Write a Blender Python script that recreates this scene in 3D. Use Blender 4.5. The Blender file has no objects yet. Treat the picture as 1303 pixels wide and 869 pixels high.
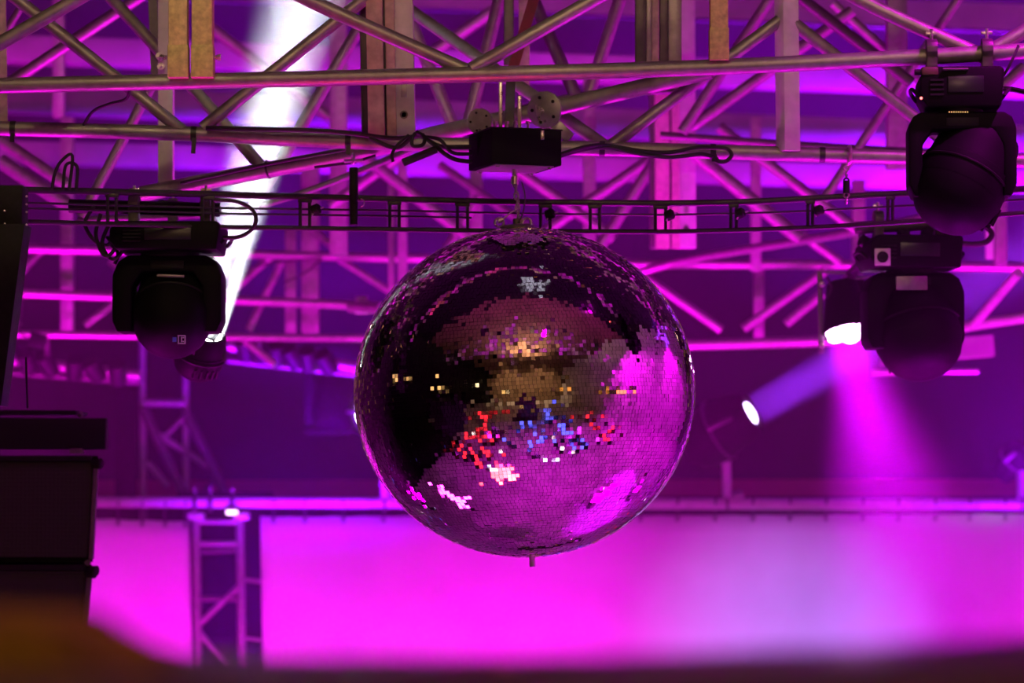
import bpy, bmesh, math, random
import numpy as np
from mathutils import Vector, Matrix

random.seed(7)
rng = np.random.default_rng(11)
R = math.radians
sc = bpy.context.scene
col = sc.collection

# ------------------------------------------------------------------ camera
CAM_Z, PITCH, FPX = 2.2, R(3.0), 1303 * 100 / 36.0
cam_d = bpy.data.cameras.new('camera')
cam_d.lens = 100; cam_d.sensor_width = 36; cam_d.sensor_fit = 'HORIZONTAL'
cam_d.clip_end = 100
cam_d.dof.use_dof = True
cam_d.dof.focus_distance = 8.5
cam_d.dof.aperture_fstop = 2.6
cam = bpy.data.objects.new('camera', cam_d); col.objects.link(cam)
cam.location = (0, 0, CAM_Z); cam.rotation_euler = (math.pi / 2 + PITCH, 0, 0)
sc.camera = cam

def at(px, py, Y):
    """point at depth Y (metres in front of the camera) that the photograph shows at (px, py)"""
    dx = (px - 651.5) / FPX; dy = (434.5 - py) / FPX
    d = Vector((dx, math.cos(PITCH) - dy * math.sin(PITCH), math.sin(PITCH) + dy * math.cos(PITCH)))
    return Vector((0, 0, CAM_Z)) + d * (Y / d.y)

# ------------------------------------------------------------------ world, exposure, lights
w = bpy.data.worlds.new('world'); sc.world = w; w.use_nodes = True
w.node_tree.nodes['Background'].inputs[0].default_value = (0.35, 0.05, 0.75, 1)
w.node_tree.nodes['Background'].inputs[1].default_value = 0.012
vs = sc.view_settings
vs.view_transform = 'Standard'; vs.look = 'None'; vs.gamma = 1; vs.use_curve_mapping = False
vs.exposure = 0.0

MAG = (1.0, 0.0, 0.93); PINK = (1.0, 0.02, 0.72); VIO = (0.30, 0.0, 1.0); WARM = (1.0, 0.78, 0.34)

def aim(o, target):
    o.rotation_euler = (Vector(target) - o.location).to_track_quat('-Z', 'Y').to_euler()

def area(name, loc, target, energy, color, sx, sy, spread=180, shape='RECTANGLE'):
    l = bpy.data.lights.new(name, 'AREA'); l.energy = energy; l.color = color
    l.shape = shape; l.size = sx; l.size_y = sy; l.spread = R(spread)
    o = bpy.data.objects.new(name, l); col.objects.link(o); o.location = loc; aim(o, target)
    return o

def spot(name, loc, target, energy, color, angle, blend=0.3, radius=0.05):
    l = bpy.data.lights.new(name, 'SPOT'); l.energy = energy; l.color = color
    l.spot_size = R(angle); l.spot_blend = blend; l.shadow_soft_size = radius
    o = bpy.data.objects.new(name, l); col.objects.link(o); o.location = loc; aim(o, target)
    return o

# wash bars on the floor in front of the backdrop
WASH = [(-3.4, 13.9), (-1.7, 13.9), (0.0, 13.9), (3.7, 13.9)]
for i, (x, y) in enumerate(WASH):
    area('wash_light', (x, y, 0.42), (x, 16.0, 1.15), 12, MAG, 1.3, 0.12, 58)
spot('screen_spot', (1.9, 12.6, 0.35), at(1005, 850, 16), 470, (0.42, 0.25, 1.0), 31, 1.0, 0.1)
# floor washes shining up into the truss
UP = [(-2.3, 10.4, 90, MAG), (0.45, 11.0, 110, MAG), (2.7, 10.6, 80, (0.85, 0.0, 1.0)),
      (-1.4, 8.9, 22, PINK), (1.8, 9.0, 28, MAG)]
DOWN = [(2.6, 7.2, 5.9, 2.4, 8.0, 0.0, 1000, 80), (5.0, 5.0, 5.6, 7.9, 8.0, 1.2, 2400, 105), (6.5, 12.2, 6.0, 7.9, 13.0, 1.4, 1300, 105), (1.2, 4.6, 5.7, 1.0, 6.4, 0.0, 520, 84), (-2.2, 5.4, 5.7, -1.6, 7.0, 0.0, 60, 60)]
for (x, y, z, tx, ty, tz, e, an) in DOWN:
    spot('ceiling_wash_light', (x, y, z), (tx, ty, tz), e, MAG, an, 0.7, 0.1)
for (x, y, e, c) in UP:
    area('floor_wash_light', (x, y, 0.36), (x * 0.9, y + 0.8, 4.0), e, c, 0.9, 0.30, 130)
area('violet_light', (3.0, 14.2, 1.25), (2.4, 16.9, 5.0), 150, VIO, 0.6, 0.3, 52)
area('violet_light', (-1.2, 14.2, 1.25), (-1.0, 17.2, 4.6), 95, (0.25, 0.0, 1.0), 0.9, 0.3, 56)
area('red_floor_light', (-0.5, 7.3, 0.4), at(530, 60, 8.5), 1.5, (1.0, 0.03, 0.03), .5, .5, 36)
# warm front-of-house lamps behind the camera
FOH = [(-1.6, 4.5, 6.0, 105), (-0.5, 4.5, 6.0, 75), (0.6, 4.5, 6.0, 62), (1.6, 4.5, 6.0, 55)]
for (x, y, z, e) in FOH:
    spot('front_lamp_light', (x, y + 0.22, z - 0.14), (x * 0.9, 8.6, 3.62), e, WARM, 20, 0.35, 0.08)
spot('unseen_hall_light', (-2.2, -1.5, 4.6), (-0.5, 2.1, 2.0), 80, (1.0, .78, .12), 24, 0.8, 0.1)  # added lamp, warms the brown cloth at the barrier's left end
spot('unseen_hall_light', (1.6, -1.5, 4.6), (0.4, 2.1, 2.0), 5, (1.0, .35, .6), 24, 0.8, 0.1)  # added dim pink lamp for the right part of the barrier
for x in (-2.6, 0.3, 2.6):
    area('rear_wash_light', (x, 12.9, 0.36), (x, 14.6, 3.8), 46, MAG, 0.9, 0.14, 60)
# dim warm house lights in the hall behind the viewer
spot('unseen_hall_light', (-3.4, -4.2, 6.2), (-3.0, -9, 2.8), 1500, (1.0, .62, .32), 125, 0.8, 0.1)
spot('unseen_hall_light', (3.4, -4.2, 6.2), (3.0, -9, 2.8), 1400, (1.0, .62, .32), 125, 0.8, 0.1)
area('unseen_hall_light', (0, -0.5, 5.2), (0, 0.2, 7), 520, (1.0, .58, .34), 1.6, .8, 170)

# ------------------------------------------------------------------ materials
def mat(name, color, rough=0.5, metal=0.0, emit=None, strength=0.0, noise=None, bump=None, spec=0.5):
    m = bpy.data.materials.new(name); m.use_nodes = True
    nt = m.node_tree; b = nt.nodes['Principled BSDF']
    b.inputs['Base Color'].default_value = (*color, 1)
    b.inputs['Roughness'].default_value = rough; b.inputs['Metallic'].default_value = metal
    b.inputs['Specular IOR Level'].default_value = spec
    if emit:
        b.inputs['Emission Color'].default_value = (*emit, 1); b.inputs['Emission Strength'].default_value = strength
    tc = nt.nodes.new('ShaderNodeTexCoord')
    if noise:
        sc_, amt = noise
        n = nt.nodes.new('ShaderNodeTexNoise'); n.inputs['Scale'].default_value = sc_; n.inputs['Detail'].default_value = 6
        nt.links.new(tc.outputs['Object'], n.inputs['Vector'])
        cr = nt.nodes.new('ShaderNodeValToRGB')
        cr.color_ramp.elements[0].position = 0.3; cr.color_ramp.elements[1].position = 0.7
        cr.color_ramp.elements[0].color = (*[c * (1 - amt) for c in color], 1)
        cr.color_ramp.elements[1].color = (*[min(1, c * (1 + amt)) for c in color], 1)
        nt.links.new(n.outputs['Fac'], cr.inputs[0]); nt.links.new(cr.outputs[0], b.inputs['Base Color'])
        rr = nt.nodes.new('ShaderNodeMapRange'); rr.inputs[3].default_value = max(0.02, rough - 0.08); rr.inputs[4].default_value = min(1, rough + 0.1)
        nt.links.new(n.outputs['Fac'], rr.inputs[0]); nt.links.new(rr.outputs[0], b.inputs['Roughness'])
    if bump:
        bs, st = bump
        n2 = nt.nodes.new('ShaderNodeTexNoise'); n2.inputs['Scale'].default_value = bs
        nt.links.new(tc.outputs['Object'], n2.inputs['Vector'])
        bp = nt.nodes.new('ShaderNodeBump'); bp.inputs['Strength'].default_value = st; bp.inputs['Distance'].default_value = 0.01
        nt.links.new(n2.outputs['Fac'], bp.inputs['Height']); nt.links.new(bp.outputs[0], b.inputs['Normal'])
    return m

ALU = mat('aluminium', (0.29, 0.265, 0.265), 0.42, 0.55, noise=(35, 0.18))
ALUB = mat('aluminium_pale', (0.50, 0.48, 0.48), 0.5, 0.25, noise=(25, 0.12))
PALE = mat('pale_grey_paint', (0.62, 0.60, 0.57), 0.6, noise=(25, 0.1))
WARM_LIT = mat('warm_lit_metal', (0.58, 0.52, 0.19), 0.6, 0.05, noise=(60, 0.25))  # warm front light is partly put into this yellow base colour
TAN = mat('weathered_plate', (0.45, 0.36, 0.30), 0.6, 0.15, noise=(30, 0.25))
REDP = mat('dark_red_strap', (0.13, 0.008, 0.015), 0.7, noise=(40, 0.2))
DARKST = mat('dark_steel', (0.10, 0.085, 0.09), 0.45, 0.5, noise=(30, 0.2))
BLACK = mat('black_paint', (0.010, 0.009, 0.010), 0.55, noise=(40, 0.3), spec=0.2)
BLKGL = mat('black_plastic', (0.003, 0.0027, 0.003), 0.65, noise=(25, 0.25), spec=0.12)
RUBBER = mat('black_rubber', (0.012, 0.011, 0.012), 0.6)
TAPE = mat('black_tape', (0.015, 0.014, 0.015), 0.45)
CHROME = mat('zinc', (0.6, 0.57, 0.55), 0.28, 0.85, noise=(40, 0.2))
MIRROR = mat('mirror_glass', (0.86, 0.84, 0.85), 0.035, 1.0)
CORE = mat('ball_core', (0.02, 0.018, 0.02), 0.7)
CLOTH = mat('backdrop_cloth', (0.82, 0.82, 0.82), 0.9, noise=(3, 0.05), bump=(900, 0.15), spec=0.1)
WALL = mat('dark_wall_paint', (0.034, 0.030, 0.040), 0.9, noise=(1.2, 0.15), spec=0.1)
HALL = mat('hall_plaster', (0.13, 0.085, 0.06), 0.9, noise=(0.8, 0.3), spec=0.1)
WALLR = mat('pale_side_drape', (0.55, 0.53, 0.55), 0.9, noise=(1.0, 0.25), spec=0.1)
FLOOR = mat('stage_floor', (0.42, 0.40, 0.42), 0.4, noise=(2.5, 0.35))
BEAMM = mat('roof_beam_paint', (0.24, 0.23, 0.25), 0.75, noise=(4, 0.2), spec=0.2)
DRAPE = mat('black_drape', (0.012, 0.011, 0.013), 0.95, spec=0.05)
LEDGE = mat('barrier_wood', (0.08, 0.045, 0.05), 0.3, noise=(9, 0.3))
BROWN = mat('brown_cloth', (0.26, 0.15, 0.035), 0.9, noise=(14, 0.45), bump=(60, 0.4), spec=0.1)
LABELM = mat('badge_print', (0.55, 0.50, 0.62), 0.5)
BLUEM = mat('badge_blue', (0.10, 0.14, 0.75), 0.5)
RINGM = mat('black_ring_metal', (0.035, 0.03, 0.035), 0.42, 0.4, noise=(50, 0.2))
L_WHITE = mat('lens_white', (1, 1, 1), 0.3, emit=(1, 0.97, 0.95), strength=14)
L_PINK = mat('led_pink', (1, 1, 1), 0.3, emit=(1, 0.42, 1.0), strength=22)
L_VIO = mat('lens_violet', (1, 1, 1), 0.3, emit=(0.72, 0.55, 1.0), strength=10)
L_OFF = mat('lens_dark_glass', (0.012, 0.012, 0.016), 0.3)
L_RED = mat('led_red', (1, 0.1, 0.1), 0.3, emit=(1.0, 0.02, 0.04), strength=1.7)
L_BLUE = mat('led_blue', (0.1, 0.1, 1), 0.3, emit=(0.10, 0.11, 1.0), strength=2.2)
L_ICE = mat('led_ice', (0.8, 0.85, 1), 0.3, emit=(0.62, 0.72, 1.0), strength=6)
L_AMB = mat('bulb_amber', (1, 0.6, 0.2), 0.3, emit=(1.0, 0.36, 0.04), strength=1.3)
L_GOLDW = mat('strip_gold', (1, .8, .4), 0.3, emit=(1.0, 0.60, 0.16), strength=1.2)
L_WRM = mat('bulb_warm', (1, 0.8, 0.5), 0.3, emit=(1.0, 0.72, 0.35), strength=7)
L_MAG = mat('wash_lens_magenta', (1, 0.6, 1), 0.3, emit=(1.0, 0.25, 1.0), strength=4)
L_SPARK = mat('indicator_red', (1, 0.1, 0.1), 0.3, emit=(1.0, 0.12, 0.10), strength=5)
L_GOLD = mat('stud_gold_glow', (0.8, 0.6, 0.2), 0.3, emit=(1.0, 0.65, 0.2), strength=0.6)

SPKB = mat('speaker_paint', (0.004, 0.0035, 0.004), 0.6, spec=0.2)
def grille_material():
    m = bpy.data.materials.new('speaker_grille'); m.use_nodes = True
    nt = m.node_tree; b = nt.nodes['Principled BSDF']
    tc = nt.nodes.new('ShaderNodeTexCoord'); v = nt.nodes.new('ShaderNodeTexVoronoi')
    v.inputs['Scale'].default_value = 95; v.inputs['Randomness'].default_value = 0.15
    nt.links.new(tc.outputs['Object'], v.inputs['Vector'])
    cr = nt.nodes.new('ShaderNodeValToRGB')
    cr.color_ramp.elements[0].position = 0.25; cr.color_ramp.elements[0].color = (0.003, 0.003, 0.003, 1)
    cr.color_ramp.elements[1].position = 0.5; cr.color_ramp.elements[1].color = (0.005, 0.004, 0.005, 1)
    nt.links.new(v.outputs['Distance'], cr.inputs[0]); nt.links.new(cr.outputs[0], b.inputs['Base Color'])
    b.inputs['Roughness'].default_value = 0.5
    bp = nt.nodes.new('ShaderNodeBump'); bp.inputs['Strength'].default_value = 0.6; bp.inputs['Distance'].default_value = 0.003
    nt.links.new(v.outputs['Distance'], bp.inputs['Height']); nt.links.new(bp.outputs[0], b.inputs['Normal'])
    return m
GRILLE = grille_material()

# ------------------------------------------------------------------ mesh helpers
def frame(d):
    d = d.normalized()
    u = d.cross(Vector((0, 0, 1)))
    if u.length < 1e-3: u = d.cross(Vector((1, 0, 0)))
    u.normalize(); return u, d.cross(u).normalized()

class MB:
    def __init__(s): s.v = []; s.f = []
    def add(s, vs_, fs_):
        k = len(s.v); s.v += [Vector(p) for p in vs_]; s.f += [[i + k for i in f] for f in fs_]; return s
    def tube(s, pts, r, n=12, caps=True):
        pts = [Vector(p) for p in pts]; N = len(pts); rs = r if isinstance(r, (list, tuple)) else [r] * N
        V = []; F = []; u = None
        for i, p in enumerate(pts):
            d = (pts[min(i + 1, N - 1)] - pts[max(i - 1, 0)]).normalized()
            if u is None: u, _ = frame(d)
            u = (u - d * u.dot(d)).normalized(); q = d.cross(u)
            for k in range(n):
                a = 2 * math.pi * k / n
                V.append(p + (u * math.cos(a) + q * math.sin(a)) * rs[i])
        for i in range(N - 1):
            for k in range(n):
                k2 = (k + 1) % n
                F.append([i * n + k, i * n + k2, (i + 1) * n + k2, (i + 1) * n + k])
        if caps:
            F.append(list(range(n))[::-1]); F.append([(N - 1) * n + k for k in range(n)])
        return s.add(V, F)
    def box(s, c, size, M=None, bev=0.0, seg=2):
        bm = bmesh.new(); bmesh.ops.create_cube(bm, size=1)
        for v in bm.verts: v.co = Vector((v.co.x * size[0], v.co.y * size[1], v.co.z * size[2]))
        if bev: bmesh.ops.bevel(bm, geom=bm.edges[:], offset=bev, segments=seg, affect='EDGES', profile=0.5)
        bm.verts.index_update()
        c = Vector(c)
        V = [(M @ v.co if M else v.co) + c for v in bm.verts]
        F = [[v.index for v in f.verts] for f in bm.faces]
        bm.free(); return s.add(V, F)
    def beam(s, p, q, wx, wy, up=None, bev=0.0):
        """rectangular bar from p to q; wx along the horizontal side axis, wy along the other"""
        p, q = Vector(p), Vector(q); d = (q - p); L = d.length; d.normalize()
        u, t = frame(d) if up is None else (d.cross(Vector(up)).normalized(), None)
        t = d.cross(u).normalized()
        M = Matrix((u, t, d)).transposed()
        return s.box((p + q) / 2, (wx, wy, L), M, bev)
    def lathe(s, prof, o, axis, n=32):
        o = Vector(o); axis = Vector(axis).normalized(); u, q = frame(axis); V = []; F = []
        for (t, r) in prof:
            for k in range(n):
                a = 2 * math.pi * k / n
                V.append(o + axis * t + (u * math.cos(a) + q * math.sin(a)) * max(r, 1e-4))
        for i in range(len(prof) - 1):
            for k in range(n):
                k2 = (k + 1) % n
                F.append([i * n + k, i * n + k2, (i + 1) * n + k2, (i + 1) * n + k])
        F.append(list(range(n))[::-1]); F.append([(len(prof) - 1) * n + k for k in range(n)])
        return s.add(V, F)
    def prism(s, poly, d0, d1, M, o, bev=0.0):
        """outline in local x,z extruded along local y from d0 to d1"""
        bm = bmesh.new()
        a = [bm.verts.new((x, d0, z)) for x, z in poly]; f = bm.faces.new(a)
        r = bmesh.ops.extrude_face_region(bm, geom=[f])
        for v in [g for g in r['geom'] if isinstance(g, bmesh.types.BMVert)]: v.co.y = d1
        bmesh.ops.recalc_face_normals(bm, faces=bm.faces[:])
        if bev: bmesh.ops.bevel(bm, geom=bm.edges[:], offset=bev, segments=2, affect='EDGES', profile=0.5)
        bm.verts.index_update(); o = Vector(o)
        V = [M @ v.co + o for v in bm.verts]; F = [[v.index for v in fc.verts] for fc in bm.faces]
        bm.free(); return s.add(V, F)
    def ring(s, c, axis, R_, r, n=20, m=8, a0=0, a1=2 * math.pi):
        c = Vector(c); u, q = frame(Vector(axis)); full = abs(a1 - a0 - 2 * math.pi) < 1e-6
        pts = [c + (u * math.cos(a0 + (a1 - a0) * i / n) + q * math.sin(a0 + (a1 - a0) * i / n)) * R_ for i in range(n + 1)]
        return s.tube(pts, r, m)
    def build(s, name, m, parent=None, smooth=True, angle=40):
        off = Vector((0, 0, 0)); p = parent
        while p: off += p.location; p = p.parent
        me = bpy.data.meshes.new(name)
        if parent is None and s.v:
            lo = Vector([min(v[i] for v in s.v) for i in range(3)]); hi = Vector([max(v[i] for v in s.v) for i in range(3)])
            off = Vector(((lo.x + hi.x) / 2, (lo.y + hi.y) / 2, lo.z))
        me.from_pydata([tuple(v - off) for v in s.v], [], s.f); me.materials.append(m); me.update()
        if smooth:
            me.polygons.foreach_set('use_smooth', [True] * len(me.polygons)); me.set_sharp_from_angle(angle=R(angle))
        o = bpy.data.objects.new(name, me); col.objects.link(o)
        if parent: o.parent = parent
        else: o.location = off
        return o

def tag(o, label=None, cat=None, group=None, kind=None):
    if label: o['label'] = label
    if cat: o['category'] = cat
    if group: o['group'] = group
    if kind: o['kind'] = kind
    return o
def thing(name, loc, label, cat, group=None):
    o = bpy.data.objects.new(name, None); col.objects.link(o); o.location = loc; o.empty_display_size = 0.1
    return tag(o, label, cat, group)
def struct(name, mb, m, parent=None, **k):
    o = mb.build(name, m, parent, **k); o['kind'] = 'structure'; return o
def smoothpts(P, k=8):
    """Catmull-Rom through 3-D points"""
    P = [Vector(p) for p in P]; Q = [P[0] * 2 - P[1]] + P + [P[-1] * 2 - P[-2]]; out = []
    for i in range(1, len(Q) - 2):
        for j in range(k):
            t = j / k; a, b, c, d = Q[i - 1], Q[i], Q[i + 1], Q[i + 2]
            out.append(0.5 * ((2 * b) + (c - a) * t + (2 * a - 5 * b + 4 * c - d) * t * t + (3 * b - a - 3 * c + d) * t ** 3))
    out.append(P[-1]); return out
def pipe(name, pts, r, m, parent, n=14, k=6, label=None):
    """pts: (px, py, Y)"""
    P = [at(*p) for p in pts]
    if len(P) > 2: P = smoothpts(P, k)
    o = MB().tube(P, r, n).build(name, m, parent)
    if label: o['label'] = label
    return o

# ------------------------------------------------------------------ setting
X0, X1, Y0, Y1, ZC = -8.0, 8.0, -9.0, 17.6, 7.0
struct('floor', MB().box(((X0 + X1) / 2, (Y0 + Y1) / 2, -0.1), (X1 - X0, Y1 - Y0, 0.2)), FLOOR, smooth=False)
struct('ceiling', MB().box(((X0 + X1) / 2, (Y0 + 6.6) / 2, ZC + 0.1), (X1 - X0, 6.6 - Y0, 0.2)), HALL, smooth=False)
struct('ceiling', MB().box(((X0 + X1) / 2, (6.6 + Y1) / 2, ZC + 0.1), (X1 - X0, Y1 - 6.6, 0.2)), DRAPE, smooth=False)
struct('wall_back', MB().box((0, Y1 + 0.1, ZC / 2), (X1 - X0, 0.2, ZC)), WALL, smooth=False)
struct('wall_front', MB().box((0, Y0 - 0.1, ZC / 2), (X1 - X0, 0.2, ZC)), HALL, smooth=False)
struct('wall_left', MB().box((X0 - 0.1, (Y0 + Y1) / 2, ZC / 2), (0.2, Y1 - Y0, ZC)), DRAPE, smooth=False)
struct('wall_right', MB().box((X1 + 0.1, (Y0 + Y1) / 2, ZC / 2), (0.2, Y1 - Y0, ZC)), WALLR, smooth=False)

# roof beams far behind the trusses
def roof_beam(n, bottom0, slope, hpx, Y, x0=-120, x1=1420):
    p = at(x0, bottom0 + slope * x0 - hpx / 2, Y); q = at(x1, bottom0 + slope * x1 - hpx / 2, Y)
    h = hpx * Y / FPX
    m = MB().beam(p, q, 0.16, h, None, 0.008)
    return struct('trim_%d' % n, m, BEAMM)
roof_beam(1, -9, 0.039, 34, 16.2)
roof_beam(2, 80, 0.034, 34, 15.9)
roof_beam(3, 143, 0.042, 36, 16.4)
roof_beam(4, 208, 0.028, 28, 16.0)
struct('trim_5', MB().beam(at(-80, 622, 17.3), at(1420, 620, 17.3), 0.12, 0.10), mat('maroon_paint', (0.28, 0.06, 0.10), 0.8), smooth=False)

rs = thing('added_dark_riser', (-5.2, 9.3, 0), 'low black riser added at left to darken the lower left of the ball', 'riser')  # unseen black deck, added so the ball mirrors darkness at lower left
MB().box((-5.2, 9.3, .16), (4.8, 6.2, .32), None, .01).build('deck', DRAPE, rs)
for x in (-7.4, -3.0):
    for y in (6.4, 12.2): MB().box((x, y, .02), (.1, .1, .04)).build('foot', DARKST, rs)

# ------------------------------------------------------------------ haze
hz = bpy.data.materials.new('stage_haze'); hz.use_nodes = True
nt = hz.node_tree; nt.nodes.clear()
ho = nt.nodes.new('ShaderNodeOutputMaterial'); hv = nt.nodes.new('ShaderNodeVolumeScatter')
hv.inputs['Color'].default_value = (1, 1, 1, 1); hv.inputs['Density'].default_value = 0.010; hv.inputs['Anisotropy'].default_value = 0.0
nt.links.new(hv.outputs[0], ho.inputs['Volume'])
o = MB().box((0, 12.3, 3.0), (9.5, 6.5, 5.4)).build('haze', hz, smooth=False)
tag(o, 'thin stage haze between the trusses and the backdrop', 'haze', kind='stuff')

# ------------------------------------------------------------------ mirror ball
BC = at(667.5, 499, 8.8); BR = 0.527; OB = 0.968
ball = thing('mirror_ball', BC - Vector((0, 0, BR)), 'large mirrored disco ball covered in small square mirror tiles, hanging in the centre', 'disco ball')
roll = Matrix.Rotation(R(-2.6), 3, 'Y') @ Matrix.Rotation(R(-1.0), 3, 'X')
def bp(lat, lon, r):
    return Vector((r * math.cos(lat) * math.cos(lon), r * math.cos(lat) * math.sin(lon), r * math.sin(lat) * OB))
core = MB(); prof = []
for i in range(41):
    la = -math.pi / 2 + math.pi * i / 40; prof.append((BR * .985 * math.sin(la) * OB, BR * .985 * math.cos(la)))
core.lathe(prof, BC, roll @ Vector((0, 0, 1)), 72); core.build('ball_core', CORE, ball)
ROWS = 137; step = math.pi / ROWS; half = 0.5 * step * BR * 0.93
V = []; F = []
for i in range(1, ROWS - 1):
    la = -math.pi / 2 + (i + 0.5) * step
    n = max(6, int(round(2 * math.pi * math.cos(la) / step))); ph = rng.random() * 6.28
    hw = math.pi * math.cos(la) * BR / n * 0.93
    for k in range(n):
        lo = ph + 2 * math.pi * k / n
        c = bp(la, lo, BR)
        nrm = Vector((math.cos(la) * math.cos(lo), math.cos(la) * math.sin(lo), math.sin(la) / OB)).normalized()
        e = Vector((-math.sin(lo), math.cos(lo), 0)); t = nrm.cross(e).normalized()
        sg = 0.010 if rng.random() > 0.12 else 0.05
        # slow drift of the glue bed over patches of tiles
        drift = 0.010 * math.sin(5.1 * lo + 3.3 * la) + 0.008 * math.sin(11.7 * la - 2.9 * lo)
        n2 = (nrm + e * (rng.normal() * sg + drift) + t * (rng.normal() * sg - drift)).normalized()
        e2 = (e - n2 * e.dot(n2)).normalized(); t2 = n2.cross(e2)
        k0 = len(V); cc = roll @ c; a, b, m_ = roll @ e2, roll @ t2, roll @ n2
        dz = rng.normal() * 0.0004
        for (su, sv) in ((-1, -1), (1, -1), (1, 1), (-1, 1)):
            V.append(BC + cc + a * (su * hw) + b * (sv * half) + m_ * dz)
        for (su, sv) in ((-1, -1), (1, -1), (1, 1), (-1, 1)):
            V.append(BC + cc + a * (su * hw) + b * (sv * half) - m_ * 0.005)
        F.append([k0, k0 + 1, k0 + 2, k0 + 3])
        for j in range(4):
            j2 = (j + 1) % 4; F.append([k0 + j, k0 + 4 + j, k0 + 4 + j2, k0 + j2])
tl = MB(); tl.v = V; tl.f = F
o = tl.build('mirror_tiles', MIRROR, ball, smooth=False); o['kind'] = 'stuff'
axis = roll @ Vector((0, 0, 1))
tp = BC + axis * (BR * OB); bt = BC - axis * (BR * OB)
MB().lathe([(-0.012, 0.055), (0.004, 0.055), (0.010, 0.045), (0.012, 0.012), (0.03, 0.012)], tp, axis, 28).build('top_plate', DARKST, ball)
for a in (-0.055, 0.03):
    MB().ring(tp + Vector((a, -0.005, 0.018)), (0.3, 1, 0), 0.014, 0.004, 16, 6).build('eye_ring', CHROME, ball)
MB().lathe([(-0.030, 0.006), (-0.030, 0.009), (-0.022, 0.010), (-0.006, 0.009), (0.0, 0.011), (0.008, 0.011)], bt + axis * 0.001, axis, 14).build('bottom_stud', CHROME, ball)

# ------------------------------------------------------------------ motor box that turns the ball
mb_c = at(655, 192, 8.82)
mot = thing('motor_box', mb_c - Vector((0, 0, 0.055)), 'black square motor box above the mirror ball, hanging from the pipe clamps', 'motor')
Mz = Matrix.Rotation(R(19), 3, 'Z')
MB().box(mb_c, (0.228, 0.228, 0.109), Mz, 0.003).build('housing', DRAPE, mot)
MB().box(mb_c + Vector((0, 0, 0.056)), (0.234, 0.234, 0.003), Mz).build('lid', BLACK, mot)
pl = MB().box(mb_c + Vector((0, 0, -0.056)), (0.19, 0.19, 0.003), Mz).build('base_plate', ALUB, mot)
for a, b in ((-1, -1), (1, -1), (1, 1), (-1, 1)):
    MB().lathe([(0, .006), (.006, .006), (.007, .002)], mb_c + Mz @ Vector((a * .085, b * .085, -0.0575)), (0, 0, -1), 8).build('screw', CHROME, pl)
MB().tube([mb_c + Vector((0, 0, -0.05)), mb_c + Vector((0, 0, -0.098))], 0.0085, 12).build('drive_shaft', CHROME, mot)
MB().box(mb_c + Vector((0.085, -0.118, 0.035)) , (0.012, 0.006, 0.03), None, 0.002).build('latch', CHROME, mot)

# chain from the motor shaft to the ball
ch = thing('suspension_chain', tp + Vector((0, 0, 0.02)), 'short steel chain between the motor box and the top of the mirror ball', 'chain')
top = mb_c + Vector((0, 0, -0.09)); bot = tp + Vector((0.006, -0.005, 0.015))
MB().lathe([(-.016, .006), (-.014, .012), (.01, .012), (.014, .006)], top, (0, 0, 1), 14).build('shackle', CHROME, ch)
nl = 7
for i in range(nl):
    c = top.lerp(bot, (i + 0.6) / nl); ax = (1, 0.2, 0) if i % 2 else (0.2, 1, 0)
    u, q = frame(Vector(ax)); hh = (top - bot).length / nl * 0.66
    pts = [c + Vector((u * math.cos(t) * 0.007).to_tuple()) + Vector((0, 0, 1)) * math.sin(t) * hh for t in [2 * math.pi * j / 14 for j in range(15)]]
    MB().tube(pts, 0.0027, 6).build('chain_link', CHROME, ch)
sw = thing('safety_wire', tp + Vector((-.055, 0, .02)), 'thin steel safety wire slung from the chain to the left side of the ball top', 'wire')
MB().tube(smoothpts([top + Vector((.004, -.012, -.03)), at(660, 262, 8.78), at(648, 272, 8.78), at(634, 284, 8.78)]), 0.0022, 6).build('wire', CHROME, sw)
MB().tube(smoothpts([at(664, 232, 8.80), at(668, 250, 8.79), at(665, 272, 8.79), at(657, 287, 8.8)]), 0.0022, 6).build('wire', DARKST, sw)
MB().lathe([(-.008, .004), (-.008, .008), (.008, .008), (.008, .004)], at(637, 280, 8.78), (1, 0, .6), 10).build('clamp_nut', CHROME, sw)

# ------------------------------------------------------------------ trusses
def truss(name, loc, label): return thing(name, loc, label, 'truss')
PR = 0.0238
# front truss: the long chord just behind and above the ball
TA = truss('lattice_truss', at(651, 95, 8.4), 'front aluminium lattice truss whose long tube crosses the top above the motor box')
pipe('chord', [(-120, 112, 8.55), (0, 109, 8.52), (440, 99, 8.48), (870, 87, 8.42), (1200, 71, 8.34), (1420, 58, 8.3)], PR, ALU, TA, 18)
for p in ([(300, -48, 8.5), (395, 1, 8.5), (594, 90, 8.48)], [(850, -55, 8.46), (755, 0, 8.46), (600, 88, 8.46)],
          [(190, -58, 8.52), (100, -2, 8.52), (-90, 106, 8.54)], [(960, -82, 8.42), (1095, 0, 8.4), (1252, 72, 8.34)],
          [(1420, -30, 8.34), (1303, 40, 8.34), (1255, 68, 8.34)]):
    pipe('brace', [p[0], p[-1]] if False else p, 0.0215, ALU, TA)
def leg(x0, x1, ytop, ybot, Y, m, parent, name='leg', collar=True, depth=None):
    wd = (x1 - x0) * Y / FPX; c = (x0 + x1) / 2
    a = at(c, ytop, Y); b = at(c, ybot, Y)
    o = MB().beam(a, b, wd, depth or wd, (0, 1, 0), 0.003).build(name, m, parent)
    if collar:
        MB().beam(at(c, ybot - 40, Y), at(c, ybot + 1, Y), wd * 1.08, (depth or wd) * 1.08, (0, 1, 0), 0.002).build('collar', m, o)
    return o
leg(215.5, 239.5, -40, 99, 8.47, WARM_LIT, TA); leg(245, 271.5, -40, 99, 8.47, WARM_LIT, TA)
leg(903, 926, -40, 77, 8.40, WARM_LIT, TA, collar=True)
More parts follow.
